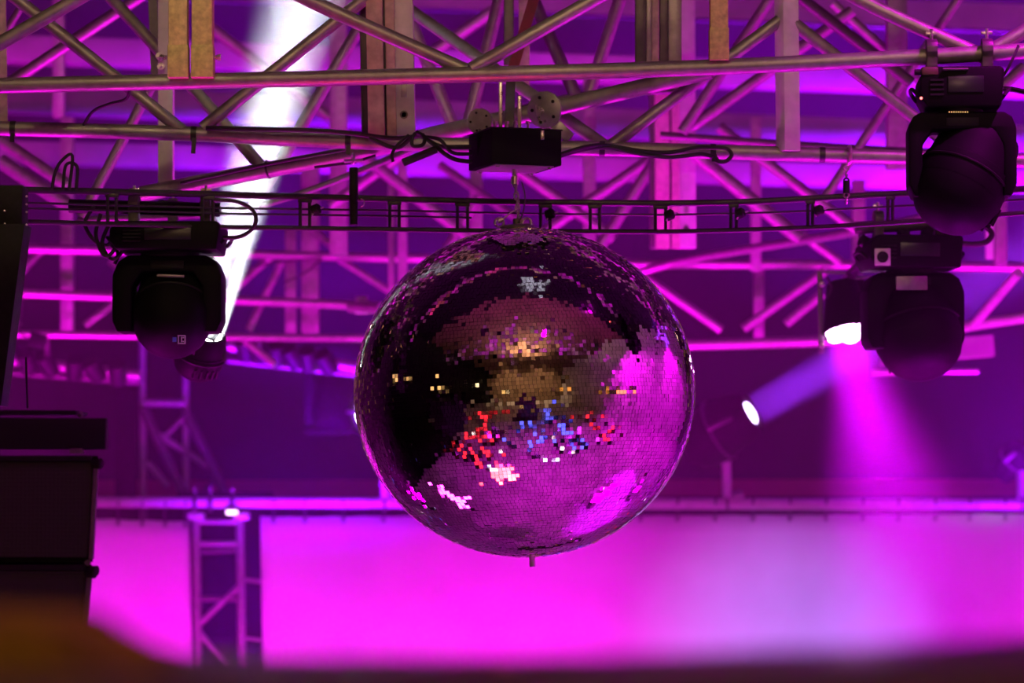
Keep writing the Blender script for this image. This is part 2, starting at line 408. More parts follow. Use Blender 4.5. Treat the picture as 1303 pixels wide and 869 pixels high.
for (x, y) in ((207, 73), (277, 73)):
    MB().lathe([(-.012, .007), (.0, .007), (.0, .011), (.009, .011), (.009, .005)], at(x, y, 8.46), (1 if x > 240 else -1, 0, 0), 6).build('bolt', CHROME, TA)

# second truss: lower chord with posts
TB = truss('lattice_truss', at(651, 187, 9.0), 'second aluminium lattice truss just behind, its bright lower tube runs behind the motor box')
pipe('chord', [(-120, 160, 8.95), (0, 163.5, 8.95), (236, 170, 8.97), (440, 180, 9.0), (650, 186.5, 9.02), (870, 192, 9.05), (1150, 200.5, 9.1), (1420, 208, 9.12)], 0.0238, ALU, TB, 18)
for p in ([(-10, -24, 8.97), (24, 1, 8.97), (232, 166, 8.97)], [(500, -30, 8.99), (452, 8, 8.99), (258, 163, 8.97)],
          [(992, 26, 9.06), (770, 191, 9.04)], [(1008, 28, 9.06), (1215, 190, 9.1)], [(518, 10, 9.5), (776, 190, 9.07)]):
    pipe('brace', p, 0.0205, ALU, TB)
# post at x 985-1017 seen on its corner
def corner_post(xm0, xm1, ytop, ybot, Y, m, parent, yaw, wid):
    a = at(xm0, ytop, Y); b = at(xm1, ybot, Y)
    d = (b - a); L = d.length
    Mq = (d.normalized().to_track_quat('-Z', 'Y').to_matrix()) @ Matrix.Rotation(R(yaw), 3, 'Z')
    return MB().box((a + b) / 2, (wid, wid, L), Mq, 0.003).build('post', m, parent)
corner_post(1000, 1003, -40, 193, 9.06, PALE, TB, 25, 0.058)
corner_post(-3, 0, -40, 160, 8.97, TAN, TB, 10, 0.05)
# wide post of two plates and a drilled box face
def wide_post(x0, s, ytop, ybot, Y, parent, lean=0):
    k = Y / FPX * s
    def slab(a, b, m, dep, off, name='plate'):
        c = x0 + (a + b) / 2 * s
        return MB().beam(at(c - lean, ytop, Y + off), at(c + lean, ybot, Y + off), (b - a) * k, dep, (0, 1, 0), 0.002).build(name, m, parent)
    slab(0, 12, DARKST, 0.10, 0.10); slab(8, 29, TAN, 0.05, 0.0); slab(32, 44, TAN, 0.05, 0.02); slab(28, 33, DARKST, 0.02, 0.06)
    f = slab(43, 68, ALUB, 0.06, 0.05, 'box_face')
    c = x0 + 55 * s
    MB().lathe([(0, .013), (.004, .013), (.004, .009), (-.004, .009)], at(c, ybot - 28 * s, Y + 0.02), (0, -1, 0), 16).build('bolt_hole', DARKST, f)
    MB().box(at(c, ybot - 60 * s, Y + 0.02), (.02, .004, .05), None, .001).build('slot_plate', ALU, f)
wide_post(459, 1.0, -40, 174, 9.0, TB, 2)
for (a_, b_, m_) in ((808, 822, DARKST), (822, 829, ALU), (829, 838, TAN), (839, 850, DARKST), (850, 867, ALU)):
    MB().beam(at((a_ + b_) / 2, -40, 9.1), at((a_ + b_) / 2, 92, 9.1), (b_ - a_) * 9.1 / FPX, .04, (0, 1, 0), .002).build('plate', m_, TB)
# pale post that stands behind on the left
TBp = thing('square_post', at(214, 240, 9.4), 'pale square post behind the yellow uprights at upper left', 'post')
leg(202, 221, -40, 238, 9.4, PALE, TBp, 'shaft', False); 
MB().beam(at(194, -40, 9.5), at(199, 100, 9.5), .03, .05, (0, 1, 0)).build('side_plate', DARKST, TBp)
for (x, y) in ((203, 72), (205, 85)):
    MB().lathe([(0, .012), (.012, .012), (.012, .006), (.03, .006)], at(x, y, 9.36), (0, -1, 0), 12).build('bolt', CHROME, TBp)
MB().box(at(212, 239, 9.38), (.075, .06, .012), None, .002).build('foot_plate', ALU, TBp)

# inclined pipe that carries the motor
TC = thing('crossing_pipe', at(600, 155, 8.6), 'slanting grey pipe rising left to right to the front truss, carrying the motor clamps', 'pipe')
pipe('tube', [(180, 247, 9.36), (330, 218, 9.3), (450, 195, 9.24), (600, 160, 9.14), (690, 141, 9.08), (905, 90, 8.93)], 0.0265, ALU, TC, 18, 4)
pipe('strut', [(140, -4, 9.5), (240, 106, 9.4), (334, 214, 9.3)], 0.0205, ALU, TC)
MB().ring(at(341, 215.5, 9.295), at(450, 195, 9.24) - at(330, 218, 9.3), 0.0285, 0.0035, 20, 6).build('tape_band', TAPE, TC)
# clamps on that pipe
dC = (at(690, 141, 9.08) - at(600, 160, 9.14)).normalized()
def coupler(px, py, Y, label, s=1.0, d=dC):
    c = at(px, py, Y); t = thing('pipe_clamp', c, label, 'clamp')
    u, q = frame(d)
    up = Vector((0, 0, 1)); up = (up - d * up.dot(d)).normalized(); sd = d.cross(up)
    M = Matrix((d, sd, up)).transposed()
    out = [(math.cos(a) * .040, math.sin(a) * .040) for a in [R(x) for x in range(-30, 211, 24)]] + [(-.036, -.035), (-.018, -.068), (.018, -.068), (.036, -.035)]
    P = Matrix((sd, d, up)).transposed()
    MB().prism([(x * s, z * s) for x, z in out], -.014 * s, .014 * s, P, c, .003).build('jaw', CHROME, t)
    pn = Vector((-.28 if s < 1.1 else -.45, -.9, -.1)).normalized(); pc = c - Vector((0, .045, 0))
    fp = MB().lathe([(-.006, .046 * s), (-.004, .048 * s), (.004, .048 * s), (.006, .046 * s)], pc, pn, 14).build('face_plate', ALU, t)
    pu, pq = frame(pn)
    for a_ in range(5):
        hp = pc + (pu * math.cos(a_ * 1.257) + pq * math.sin(a_ * 1.257)) * .033 * s + pn * .006
        MB().lathe([(0, .0045 * s), (.003, .0045 * s)], hp, pn, 8).build('bolt_hole', BLACK, fp)
    MB().beam(pc + Vector((.02 * s, 0, -.03 * s)), pc + Vector((.065 * s, -.005, -.075 * s)), .03 * s, .010, (0, 1, 0), .002).build('lower_jaw', ALU, fp)
    for z in (-.03, .034):
        MB().lathe([(-.03 * s, .004), (-.03 * s, .009), (-.018 * s, .009), (-.018 * s, .005), (.02, .005)], c + up * z * s - Vector((0, .028, 0)), sd, 8).build('bolt', DARKST, t)
    MB().tube([c - up * .05 * s, c - up * .085 * s - Vector((0, 0, .004))], .009, 10).build('spigot', CHROME, t)
    return t
coupler(611, 157, 9.13, 'dark zinc pipe clamp on the left above the motor box', .9)
coupler(693, 142, 9.08, 'large silver pipe clamp on the right above the motor box', 1.25)
hk = thing('hanging_bracket', at(650, 168, 9.0), 'flat steel hanging bracket between the two pipe clamps over the motor box', 'bracket')
MB().beam(at(637, 104, 9.0), at(637, 165, 9.0), .012, .03, (0, 1, 0), .002).build('strap', CHROME, hk)
MB().beam(at(650, 100, 9.1), at(648, 165, 9.0), .03, .03, (0, 1, 0), .002).build('strap', DARKST, hk)
MB().beam(at(661, 122, 8.86), at(661, 168, 8.86), .012, .012, (0, 1, 0), .002).build('rod', CHROME, hk)
MB().beam(at(622, 168, 8.86), at(690, 166, 8.86), .02, .014, None, .002).build('cross_plate', DARKST, hk)
for x in (630, 645, 656, 672):
    MB().lathe([(-.01, .005), (.006, .005), (.006, .009), (.014, .009)], at(x, 160, 8.86), (0, 0, 1), 6).build('nut', CHROME, hk)

# third layer: criss-crossing braces behind
TD = truss('lattice_truss', at(640, 100, 10.3), 'dark criss-cross lattice truss in the layer behind the wide posts at upper centre')
for (pts, r, m) in [
    ([(503, -20, 10.0), (583, 176, 10.0)], .0235, ALU), ([(640, -20, 10.2), (593, 170, 10.2)], .0235, ALU),
    ([(670, -20, 10.2), (738, 134, 10.2)], .024, DARKST), ([(795, -20, 10.4), (746, 130, 10.4)], .024, ALU),
    ([(208, -24, 10.6), (8, 108, 10.6)], .022, ALU), ([(205, 86, 10.2), (104, 276, 10.2)], .019, ALU),
    ([(44, -20, 10.4), (-20, 86, 10.4)], .014, ALU), ([(484, -10, 10.2), (322, 264, 10.2)], .0225, ALU)]:
    pipe('brace', pts, r, m, TD)
pipe('chord', [(-120, -75, 10.3), (500, -62, 10.3), (1420, -50, 10.3)], .025, ALU, TD)
pipe('chord', [(100, 280, 10.25), (330, 262, 10.2), (600, 160, 10.2), (740, 121, 10.2), (880, 116, 10.3)], .012, DARKST, TD)
TE = truss('lattice_truss', at(1000, 120, 11.2), 'magenta-lit lattice truss behind the corner post at upper right')
for (pts, r, m) in [
    ([(992, -20, 11.2), (868, 168, 11.2)], .023, ALU), ([(1084, 14, 11.3), (878, 163, 11.3)], .024, ALU),
    ([(1004, -14, 10.4), (1160, 106, 10.4)], .022, DARKST), ([(1232, -20, 11.3), (1048, 254, 11.3)], .019, ALU),
    ([(1060, 4, 11.6), (1190, 120, 11.6)], .02, ALU), ([(1303, 85, 10.6), (1240, 140, 10.6)], .022, ALU)]:
    pipe('brace', pts, r, m, TE)
pipe('chord', [(840, 172, 11.3), (1100, 190, 11.3), (1420, 205, 11.3)], .016, DARKST, TE)
leg(1128, 1153, -40, 215, 11.5, ALU, TE, 'post', False)
TF = truss('lattice_truss', at(860, 250, 11.8), 'lattice truss with a wide drilled post, hanging low at the right behind the black ring')
wide_post(826, 0.86, -40, 316, 11.8, TF, 1)
leg(868, 883, -40, 312, 12.0, ALUB, TF, 'post', False)
for (pts, r, m) in [
    ([(915, 162, 12.0), (1092, 294, 12.0)], .024, ALU), ([(884, 196, 11.8), (1018, 304, 11.8)], .03, ALU),
    ([(655, 214, 12.6), (782, 304, 12.6)], .026, ALU), ([(836, 197, 12.8), (694, 294, 12.8)], .026, ALU),
    ([(836, 200, 12.2), (756, 326, 12.2)], .026, ALU)]:
    pipe('brace', pts, r, m, TF)
leg(742, 758, 90, 330, 13.0, ALU, TF, 'post', False)
TG = truss('lattice_truss', at(500, 250, 12.6), 'blurred magenta lattice truss left of the motor box behind the black ring')
for (pts, r, m) in [
    ([(440, 182, 12.6), (596, 302, 12.6)], .028, ALU), ([(520, 190, 13.0), (420, 262, 13.0)], .026, ALU),
    ([(630, 12, 13.2), (540, 74, 13.2)], .028, ALU), ([(264, 32, 13.6), (420, 150, 13.6)], .028, ALU),
    ([(690, 300, 13), (560, 210, 13.2)], .02, ALU), ([(560, 330, 13), (610, 250, 13)], .022, ALU), ([(0, 205, 11.5), (88, 262, 11.5)], .032, ALU), ([(0, 178, 11.0), (86, 236, 11.0)], .026, ALU)]:
    pipe('brace', pts, r, m, TG)
leg(598, 614, 150, 330, 13.2, ALU, TG, 'post', False); leg(420, 442, -40, 324, 13.4, ALU, TG, 'post', False)
leg(494, 502, 100, 380, 14.0, ALU, TG, 'post', False); leg(506, 518, 100, 380, 13.9, ALU, TG, 'post', False)
leg(955, 968, 150, 345, 14.0, ALU, TF, 'post', False)
# timber, strap at top centre
ws = thing('flat_post', at(660, 118, 9.6), 'narrow pale flat post with a dark side plate at top centre above the clamps', 'post')
leg(641, 654, -40, 84, 9.55, DARKST, ws, 'side_plate', False, .04); leg(660, 674, -40, 120, 9.7, TAN, ws, 'shaft', False, .03)
st = thing('red_strap', at(660, 84, 9.5), 'dark red webbing strap slung beside the pale flat post at top centre', 'strap')
MB().beam(at(682, -10, 9.48), at(653, 86, 9.48), .035, .008, (0, 1, 0)).build('webbing', REDP, st)

# rear truss: three long horizontal tubes with uprights
TH = truss('lattice_truss', at(300, 430, 14.4), 'rear magenta-lit truss of three long horizontal tubes left of the ball')
pipe('chord', [(-700, 300, 14.4), (150, 319, 14.4), (400, 326, 14.4), (620, 330, 14.4)], .024, ALU, TH)
pipe('chord', [(24, 373, 14.4), (150, 377.5, 14.4), (300, 382, 14.3), (446, 388, 14.3)], .024, ALU, TH)
pipe('chord', [(-700, 414, 14.4), (165, 427, 14.4), (400, 430, 14.4), (620, 430, 14.4)], .020, ALU, TH)
for (x0, x1, a, b) in ((68, 82, -40, 150), (78, 94, 150, 430), (384, 406, 205, 424), (363, 377, 290, 424)):
    leg(x0, x1, a, b, 14.6, ALU, TH, 'post', False)
for p in ([(26, 347), (52, 320)], [(140, 332), (175, 362)], [(108, 414), (150, 382)], [(432, 330), (520, 386)], [(358, 334), (316, 420)],
          [(350, 322), (286, 378)], [(312, 434), (350, 464)], [(396, 292), (422, 312)], [(10, 400), (24, 415)]):
    pipe('brace', [(*p[0], 14.5), (*p[1], 14.5)], .02, ALU, TH)
pipe('cable', [(300, 345, 14.3), (350, 334, 14.3), (410, 328, 14.3)], .006, RUBBER, TH, 8)
pipe('cable', [(362, 360, 14.3), (390, 346, 14.3), (408, 330, 14.3)], .006, RUBBER, TH, 8)
MB().lathe([(-.03, .03), (-.03, .045), (.03, .045), (.03, .03)], at(460, 388, 14.3), (1, 0, 0), 16).build('end_joint', ALUB, TH)
pipe('end_tube', [(445, 390, 14.3), (485, 392, 14.2)], .03, ALU, TH)
TR = truss('lattice_truss', at(1000, 440, 14.4), 'rear magenta-lit truss of horizontal tubes right of the ball')
pipe('chord', [(700, 334, 14.4), (840, 336, 14.4), (1075, 337, 14.4), (1420, 342, 14.4)], .024, ALU, TR)
pipe('chord', [(800, 350, 14.2), (886, 328, 14.0), (1080, 296, 13.2), (1200, 272, 12.8)], .021, ALU, TR)
pipe('chord', [(820, 440, 14.4), (950, 437, 14.4), (1100, 432, 14.4)], .028, ALU, TR)
for p in ([(812, 346), (918, 420)], [(946, 418), (1050, 344)], [(1000, 412), (1046, 374)], [(1020, 298), (1070, 334)], [(1082, 352), (1062, 372)]):
    pipe('brace', [(*p[0], 14.3), (*p[1], 14.3)], .024, ALU, TR)
leg(959, 972, 340, 432, 14.6, ALU, TR, 'post', False)
leg(1254, 1264, 240, 330, 12.4, ALUB, TR, 'post', False); leg(1265, 1280, 240, 338, 13.6, ALU, TR, 'post', False); leg(1084, 1100, 230, 330, 14.5, ALU, TR, 'post', False)
pipe('brace', [(1240, 412, 13.0), (1296, 347, 12.6)], .022, ALUB, TR)
pipe('chord', [(1212, 420, 13.2), (1250, 412, 13.0), (1420, 388, 12.6)], .024, ALUB, TR)
MB().beam(at(1120, 452, 13.6), at(1262, 440, 13.6), .1, .13, (0, 1, 0)).build('gusset_panel', BEAMM, TR)
pipe('lower_bar', [(1110, 474, 14.6), (1245, 472, 14.6)], .016, ALU, TR)

# far grid of small dark lamps on a bar, left, and its clutter
for (x0, x1, y0, y1, xs, lab) in ((-40, 178, 452, 478, (35, 60, 95, 120, 150), 'dim lamp bar with small dark lamps in the far left behind the front moving head'),
                                  (290, 470, 440, 470, (312, 330, 352, 372, 392, 415), 'dim lamp bar with small dark lamps in the distance left of the ball')):
    lb = thing('lamp_bar', at((x0 + x1) / 2, y1, 15.0), lab, 'lamp bar')
    pipe('bar', [(x0, y0, 15.0), (x1, y1, 15.0)], .03, ALU, lb); pipe('bar', [(x0, y0 + 18, 15.1), (x1, y1 + 8, 15.1)], .02, DARKST, lb)
    pipe('hanger_tube', [(xs[1], y0 + 4, 15.0), (xs[1], 428, 14.45)], .014, DARKST, lb, 8)
    for x in xs:
        y = y0 + (y1 - y0) * (x - x0) / (x1 - x0)
        c = at(x, y, 14.95)
        MB().lathe([(-.07, .03), (-.06, .045), (.05, .05), (.06, .045), (.06, .03)], c, (random.uniform(-.4, .4), -.5, .6), 14).build('lamp_can', BLACK, lb)
mp = thing('mounting_pipe', at(190, 262, 9.0), 'short dark pipe under the slanting pipe that carries the left moving heads', 'pipe')
MB().tube([at(88, 262, 9.03), at(280, 267, 9.03)], .022, 12).build('tube', BLACK, mp); MB().tube([at(205, 262, 9.03), at(240, 264, 9.9), at(275, 268, 9.9)], .02, 10).build('tube', BLACK, mp)
mp2 = thing('mounting_pipe', at(1160, 286, 10.0), 'short dark pipe carrying the lower right moving head', 'pipe')
MB().tube([at(1088, 290, 10.0), at(1240, 282, 10.0)], .022, 12).build('tube', DARKST, mp2)
MB().tube([at(1205, 284, 10.0), at(1205, 203, 9.13)], .018, 10).build('drop_tube', DARKST, mp2)
MB().tube([at(1096, 290, 10.0), at(1098, 330, 10.5), at(1080, 348, 10.9)], .012, 10).build('drop_tube', BLACK, mp2)
MB().tube([at(1098, 330, 10.5), at(1084, 354, 11.1)], .012, 10).build('drop_tube', BLACK, mp2)
tp_ = thing('hanging_box', at(50, 430, 13.8), 'small dark box hung on a thin cord by the lower rear tube at far left', 'box')
MB().box(at(48, 433, 13.8), (.08, .06, .07), Matrix.Rotation(R(15), 3, 'Y'), .005).build('case', BLACK, tp_)
MB().tube([at(28, 374, 14.4), at(24, 424, 13.8), at(36, 430, 13.8)], .005, 6).build('cord', RUBBER, tp_)

# ------------------------------------------------------------------ black ring truss
RT = thing('ring_truss', at(651, 295, 8.95), 'thin black curved lighting ring with small rungs crossing the full width just above the ball', 'ring')
def ringY(x): return 9.10 - 0.50 * ((x - 760) / 760) ** 2
def interp(T, x):
    for (a, b), (c, d) in zip(T, T[1:]):
        if x <= c: return b + (d - b) * (x - a) / (c - a)
    return T[-1][1]
TOP = [(-60, 240), (0, 241), (140, 244), (300, 248), (500, 253.5), (640, 257), (860, 259), (960, 256.5), (1060, 251), (1150, 246), (1240, 243), (1420, 236)]
MID = [(-60, 258), (30, 258), (140, 261), (300, 265), (500, 268), (700, 272.5), (860, 273.5), (1000, 270), (1150, 262), (1300, 254), (1420, 248)]
BOT = [(-60, 282), (30, 282), (140, 285), (300, 289), (500, 292), (640, 294), (860, 295), (1000, 291), (1100, 286), (1200, 279), (1303, 271), (1420, 264)]
xs = list(range(-60, 1421, 60))
def rail(T, r, m, n=10, dy=0):
    return MB().tube(smoothpts([at(x, interp(T, x) + dy, ringY(x)) for x in xs], 3), r, n).build('ring_rail', m, RT)
rail(TOP, 0.0105, RINGM); rail(BOT, 0.008, RINGM); rail(MID, 0.0036, RINGM, 8)
MB().tube(smoothpts([at(x, interp(MID, x) + 7, ringY(x)) for x in range(-60, 621, 60)], 3), 0.0036, 8).build('ring_rail', RINGM, RT)
for pair in ((137, 148), (258, 271), (382, 394), (496, 508), (582, 595), (688, 700), (751, 763), (834, 847), (930, 937), (1028, 1034), (1130, 1136), (1236, 1243)):
    for x in pair:
        MB().tube([at(x, interp(TOP, x), ringY(x)), at(x, interp(BOT, x), ringY(x))], 0.0052, 8).build('rung', RINGM, RT)
    x = sum(pair) / 2
    MB().box(at(x, interp(TOP, x) + 5, ringY(x)), ((pair[1] - pair[0] + 6) * 8.8 / FPX, .018, .012), None, .002).build('rung_bracket', RINGM, RT)
for x in (402, 852, 942, 1042, 700):
    c = at(x, interp(MID, x), ringY(x) - .015)
    k = MB().lathe([(-.016, .010), (-.012, .017), (.010, .017), (.016, .009)], c, (1, -.3, .4), 14).build('knuckle', BLACK, RT)
    MB().tube([c, c + Vector((.025, -.01, .006))], .003, 6).build('wing_screw', CHROME, k)
    MB().tube([c, c + Vector((-.012, -.012, -.02))], .0028, 6).build('wing_screw', CHROME, k)
# end block on the left with bolts
EB = thing('end_block', at(14, 290, 8.5), 'black bolted end block of the ring at the left edge', 'block')
MB().box(at(8, 264, 8.5), (.115, .10, .125), None, .004).build('block', BLACK, EB)
for (x, y) in ((34, 250), (34, 260), (34, 270), (34, 286), (6, 268), (6, 285)):
    MB().lathe([(0, .0035), (.004, .0035), (.005, .0015)], at(x, y, 8.445), (0, -1, 0), 8).build('bolt', CHROME, EB)
arm = thing('hanging_plate', at(0, 515, 8.4), 'black tapering arm hanging down the left edge above the speaker stack', 'arm')
a0, a1, b0, b1 = at(-60, 285, 8.42), at(31, 285, 8.42), at(-60, 516, 8.3), at(1, 516, 8.3)
MB().add([a0, a1, b1, b0] + [p + Vector((0, .12, 0)) for p in (a0, a1, b1, b0)],
         [[0, 3, 2, 1], [4, 5, 6, 7], [0, 1, 5, 4], [1, 2, 6, 5], [2, 3, 7, 6], [3, 0, 4, 7]]).build('plate', BLACK, arm, smooth=False)
MB().tube([at(33, 455, 8.3), at(35, 520, 8.2)], .003, 6).build('cord', RUBBER, arm)

# hangers from the trusses to the ring
hg = thing('ring_hanger', at(450, 285, 9.0), 'black strap hanger holding the ring under the slanting pipe left of the motor box', 'hanger')
MB().tube([at(450, 214, 9.0), at(450, 240, 8.99), at(450, 286, 8.98)], [.014, .0145, .012], 12).build('body', BLACK, hg)
MB().ring(at(449, 202, 9.1), (1, .3, 0), .016, .004, 16, 6).build('shackle', CHROME, hg)
MB().ring(at(459, 258, 8.96), (.2, 1, 0), .012, .002, 14, 6, R(-90), R(90)).build('spring_clip', CHROME, hg)
MB().tube([at(438, 205, 9.1), at(462, 204, 9.1)], .006, 8).build('pin', CHROME, hg)
hg2 = thing('ring_hanger', at(1077, 262, 8.86), 'chain and shackle hanger holding the ring under the second truss tube at right', 'hanger')
MB().ring(at(1081, 197, 9.06), (1, 0, 0), .028, .006, 18, 8).build('pipe_ring', CHROME, hg2)
for i, y in enumerate((214, 222, 230, 239, 248, 256)):
    m = CHROME if i in (0, 1, 4, 5) else BLACK
    MB().ring(at(1077, y, 8.98), (1, 0.1, 0) if i % 2 else (.1, 1, 0), .008, .0032, 12, 6).build('chain_link', m, hg2)
MB().tube([at(1077, 230, 8.97), at(1077, 246, 8.97)], .011, 10).build('sleeve', BLACK, hg2)

# ------------------------------------------------------------------ cables and tape
def tape(px, py, Y, r, label_d, drop=0):
    c = at(px, py, Y)
    t = thing('tape_strip', c, label_d, 'tape')
    MB().tube([c - label_dirs * .009, c + label_dirs * .009], r, 18).build('wrap', TAPE, t)
    if drop: MB().box(c + Vector((.002, -r - .002, -r - drop / 2 + .01)), (.014, .003, drop), Matrix.Rotation(R(4), 3, 'Y')).build('loose_end', TAPE, t)
label_dirs = Vector((1, 0, -.03)).normalized()
tape(17, 164, 8.95, .0255, 'black tape wrapped round the second truss tube at the left edge', .03)
tape(247, 170.5, 8.97, .0255, 'black tape with a dangling end below the yellow uprights', .05)
tape(443, 180, 9.0, .0255, 'black tape wrapped round the tube above the strap hanger', .03)
tape(766, 189.5, 9.03, .0255, 'black tape at the brace joint right of the motor box')
tape(907, 193, 9.055, .0255, 'black tape beside the cable loop right of the wide post', .02)
tape(1046, 197, 9.08, .0255, 'black tape on the tube right of the corner post')
def cable(label, P, r=.0065, m=RUBBER, name='cable', group=None):
    o = MB().tube(smoothpts([at(*p) for p in P], 6), r, 8).build(name, m)
    return tag(o, label, 'cable', group)
cable('black cable lying along the second truss tube left of the wide post', [(262, 163, 8.93), (320, 164, 8.93), (400, 166, 8.94), (450, 170, 8.94), (500, 176, 8.93), (540, 172, 8.92)], .0075)
cable('black cable sagging into the left side of the motor box, upper one', [(470, 176, 8.9), (505, 188, 8.88), (530, 172, 8.86), (560, 186, 8.82), (600, 187, 8.82)], .007)
cable('black cable sagging into the left side of the motor box, lower one', [(530, 168, 8.84), (552, 184, 8.8), (566, 196, 8.78), (580, 203, 8.8), (600, 206, 8.82)], .007)
cable('thin black cable end dangling from the tangle left of the motor box', [(520, 172, 8.84), (506, 184, 8.82), (499, 196, 8.8), (500, 206, 8.8)], .005)
cable('thick black plug end hanging under the tangle left of the motor box', [(555, 190, 8.78), (535, 198, 8.77), (513, 207, 8.76)], .012, name='plug')
cable('short black cable loop in the tangle left of the motor box', [(528, 170, 8.82), (524, 178, 8.8), (526, 186, 8.8), (538, 184, 8.8), (540, 174, 8.82), (530, 168, 8.83)], .006)
cable('black cable running from behind the tangle into the motor box between the other two', [(540, 174, 8.84), (560, 178, 8.8), (575, 194, 8.8), (600, 196, 8.82)], .006)
cable('black cable along the upper edge of the slanting pipe at left', [(230, 233, 9.3), (270, 224, 9.28), (330, 211, 9.26), (400, 197, 9.22), (440, 190, 9.2)], .006)
cable('thin black cable draped under the slanting pipe near the strap hanger', [(400, 213, 9.2), (430, 209, 9.2), (452, 206, 9.2), (478, 198, 9.2)], .005)
cable('upper black cable running right from the motor box along the tube', [(708, 198, 8.82), (745, 187, 8.9), (772, 185, 8.98), (815, 192, 8.99), (850, 194, 9.0), (885, 188, 9.0), (906, 188, 9.0), (924, 189, 9.0), (931, 197, 9.0), (924, 205, 9.0), (914, 205, 9.0), (909, 197, 9.0)], .0065)
cable('lower black cable waving under the tube right of the motor box', [(708, 200, 8.82), (740, 191, 8.9), (775, 188, 8.98), (815, 196, 8.99), (850, 200, 9.0), (875, 198, 9.0), (892, 196, 9.0), (907, 199, 9.0)], .0065)
cable('black cable loop hanging beside the left moving head in front of the white beam', [(272, 254, 8.6), (300, 256, 8.6), (320, 266, 8.62), (326, 280, 8.62), (318, 294, 8.64), (302, 302, 8.66), (285, 302, 8.7)], .006)
cable('thin black cable hanging between the front tube and upper left braces', [(166, 112, 8.53), (160, 126, 8.7), (140, 132, 8.8), (118, 142, 8.9), (104, 163, 8.95)], .005)
cable('black power cable leaving the right moving head toward the right edge', [(1275, 113, 8.35), (1290, 114, 8.35), (1310, 118, 8.3), (1340, 120, 8.2)], .008)
cable('thin black safety cable from the front truss to the right moving head', [(1296, 58, 8.3), (1290, 72, 8.28), (1282, 88, 8.28), (1274, 100, 8.3)], .004)
cable('thick black power cable looping out of the second right moving head', [(1222, 310, 9.9), (1240, 311, 9.9), (1255, 308, 9.9), (1262, 298, 9.9), (1254, 288, 9.9), (1236, 276, 9.85), (1232, 262, 9.8)], .010)
WHICH = ('lowest loop', 'nearest to the head', 'leftmost loop', 'shortest loop')
for i, P in enumerate(([(128, 272), (122, 300), (134, 326), (148, 312), (142, 290)], [(140, 282), (130, 310), (142, 330), (156, 318), (152, 296)],
                       [(120, 262), (108, 284), (120, 306), (136, 312), (146, 300)], [(150, 280), (140, 306), (150, 322), (146, 336)])):
    cable('black cable in the coiled bundle left of the left moving head, ' + WHICH[i], [(x, y, 8.9 + .02 * i) for x, y in P], .006, group='coiled cables by the left moving head')
for i, P in enumerate(([(66, 241), (70, 220), (78, 205), (92, 198), (88, 241)], [(80, 241), (84, 210), (98, 212), (97, 241)])):
    cable('dark cable loop lying on the ring at upper left, %s one' % ('left', 'right')[i], [(x, y, 8.66 + .004 * i) for x, y in P], .005, group='cable loops at upper left')

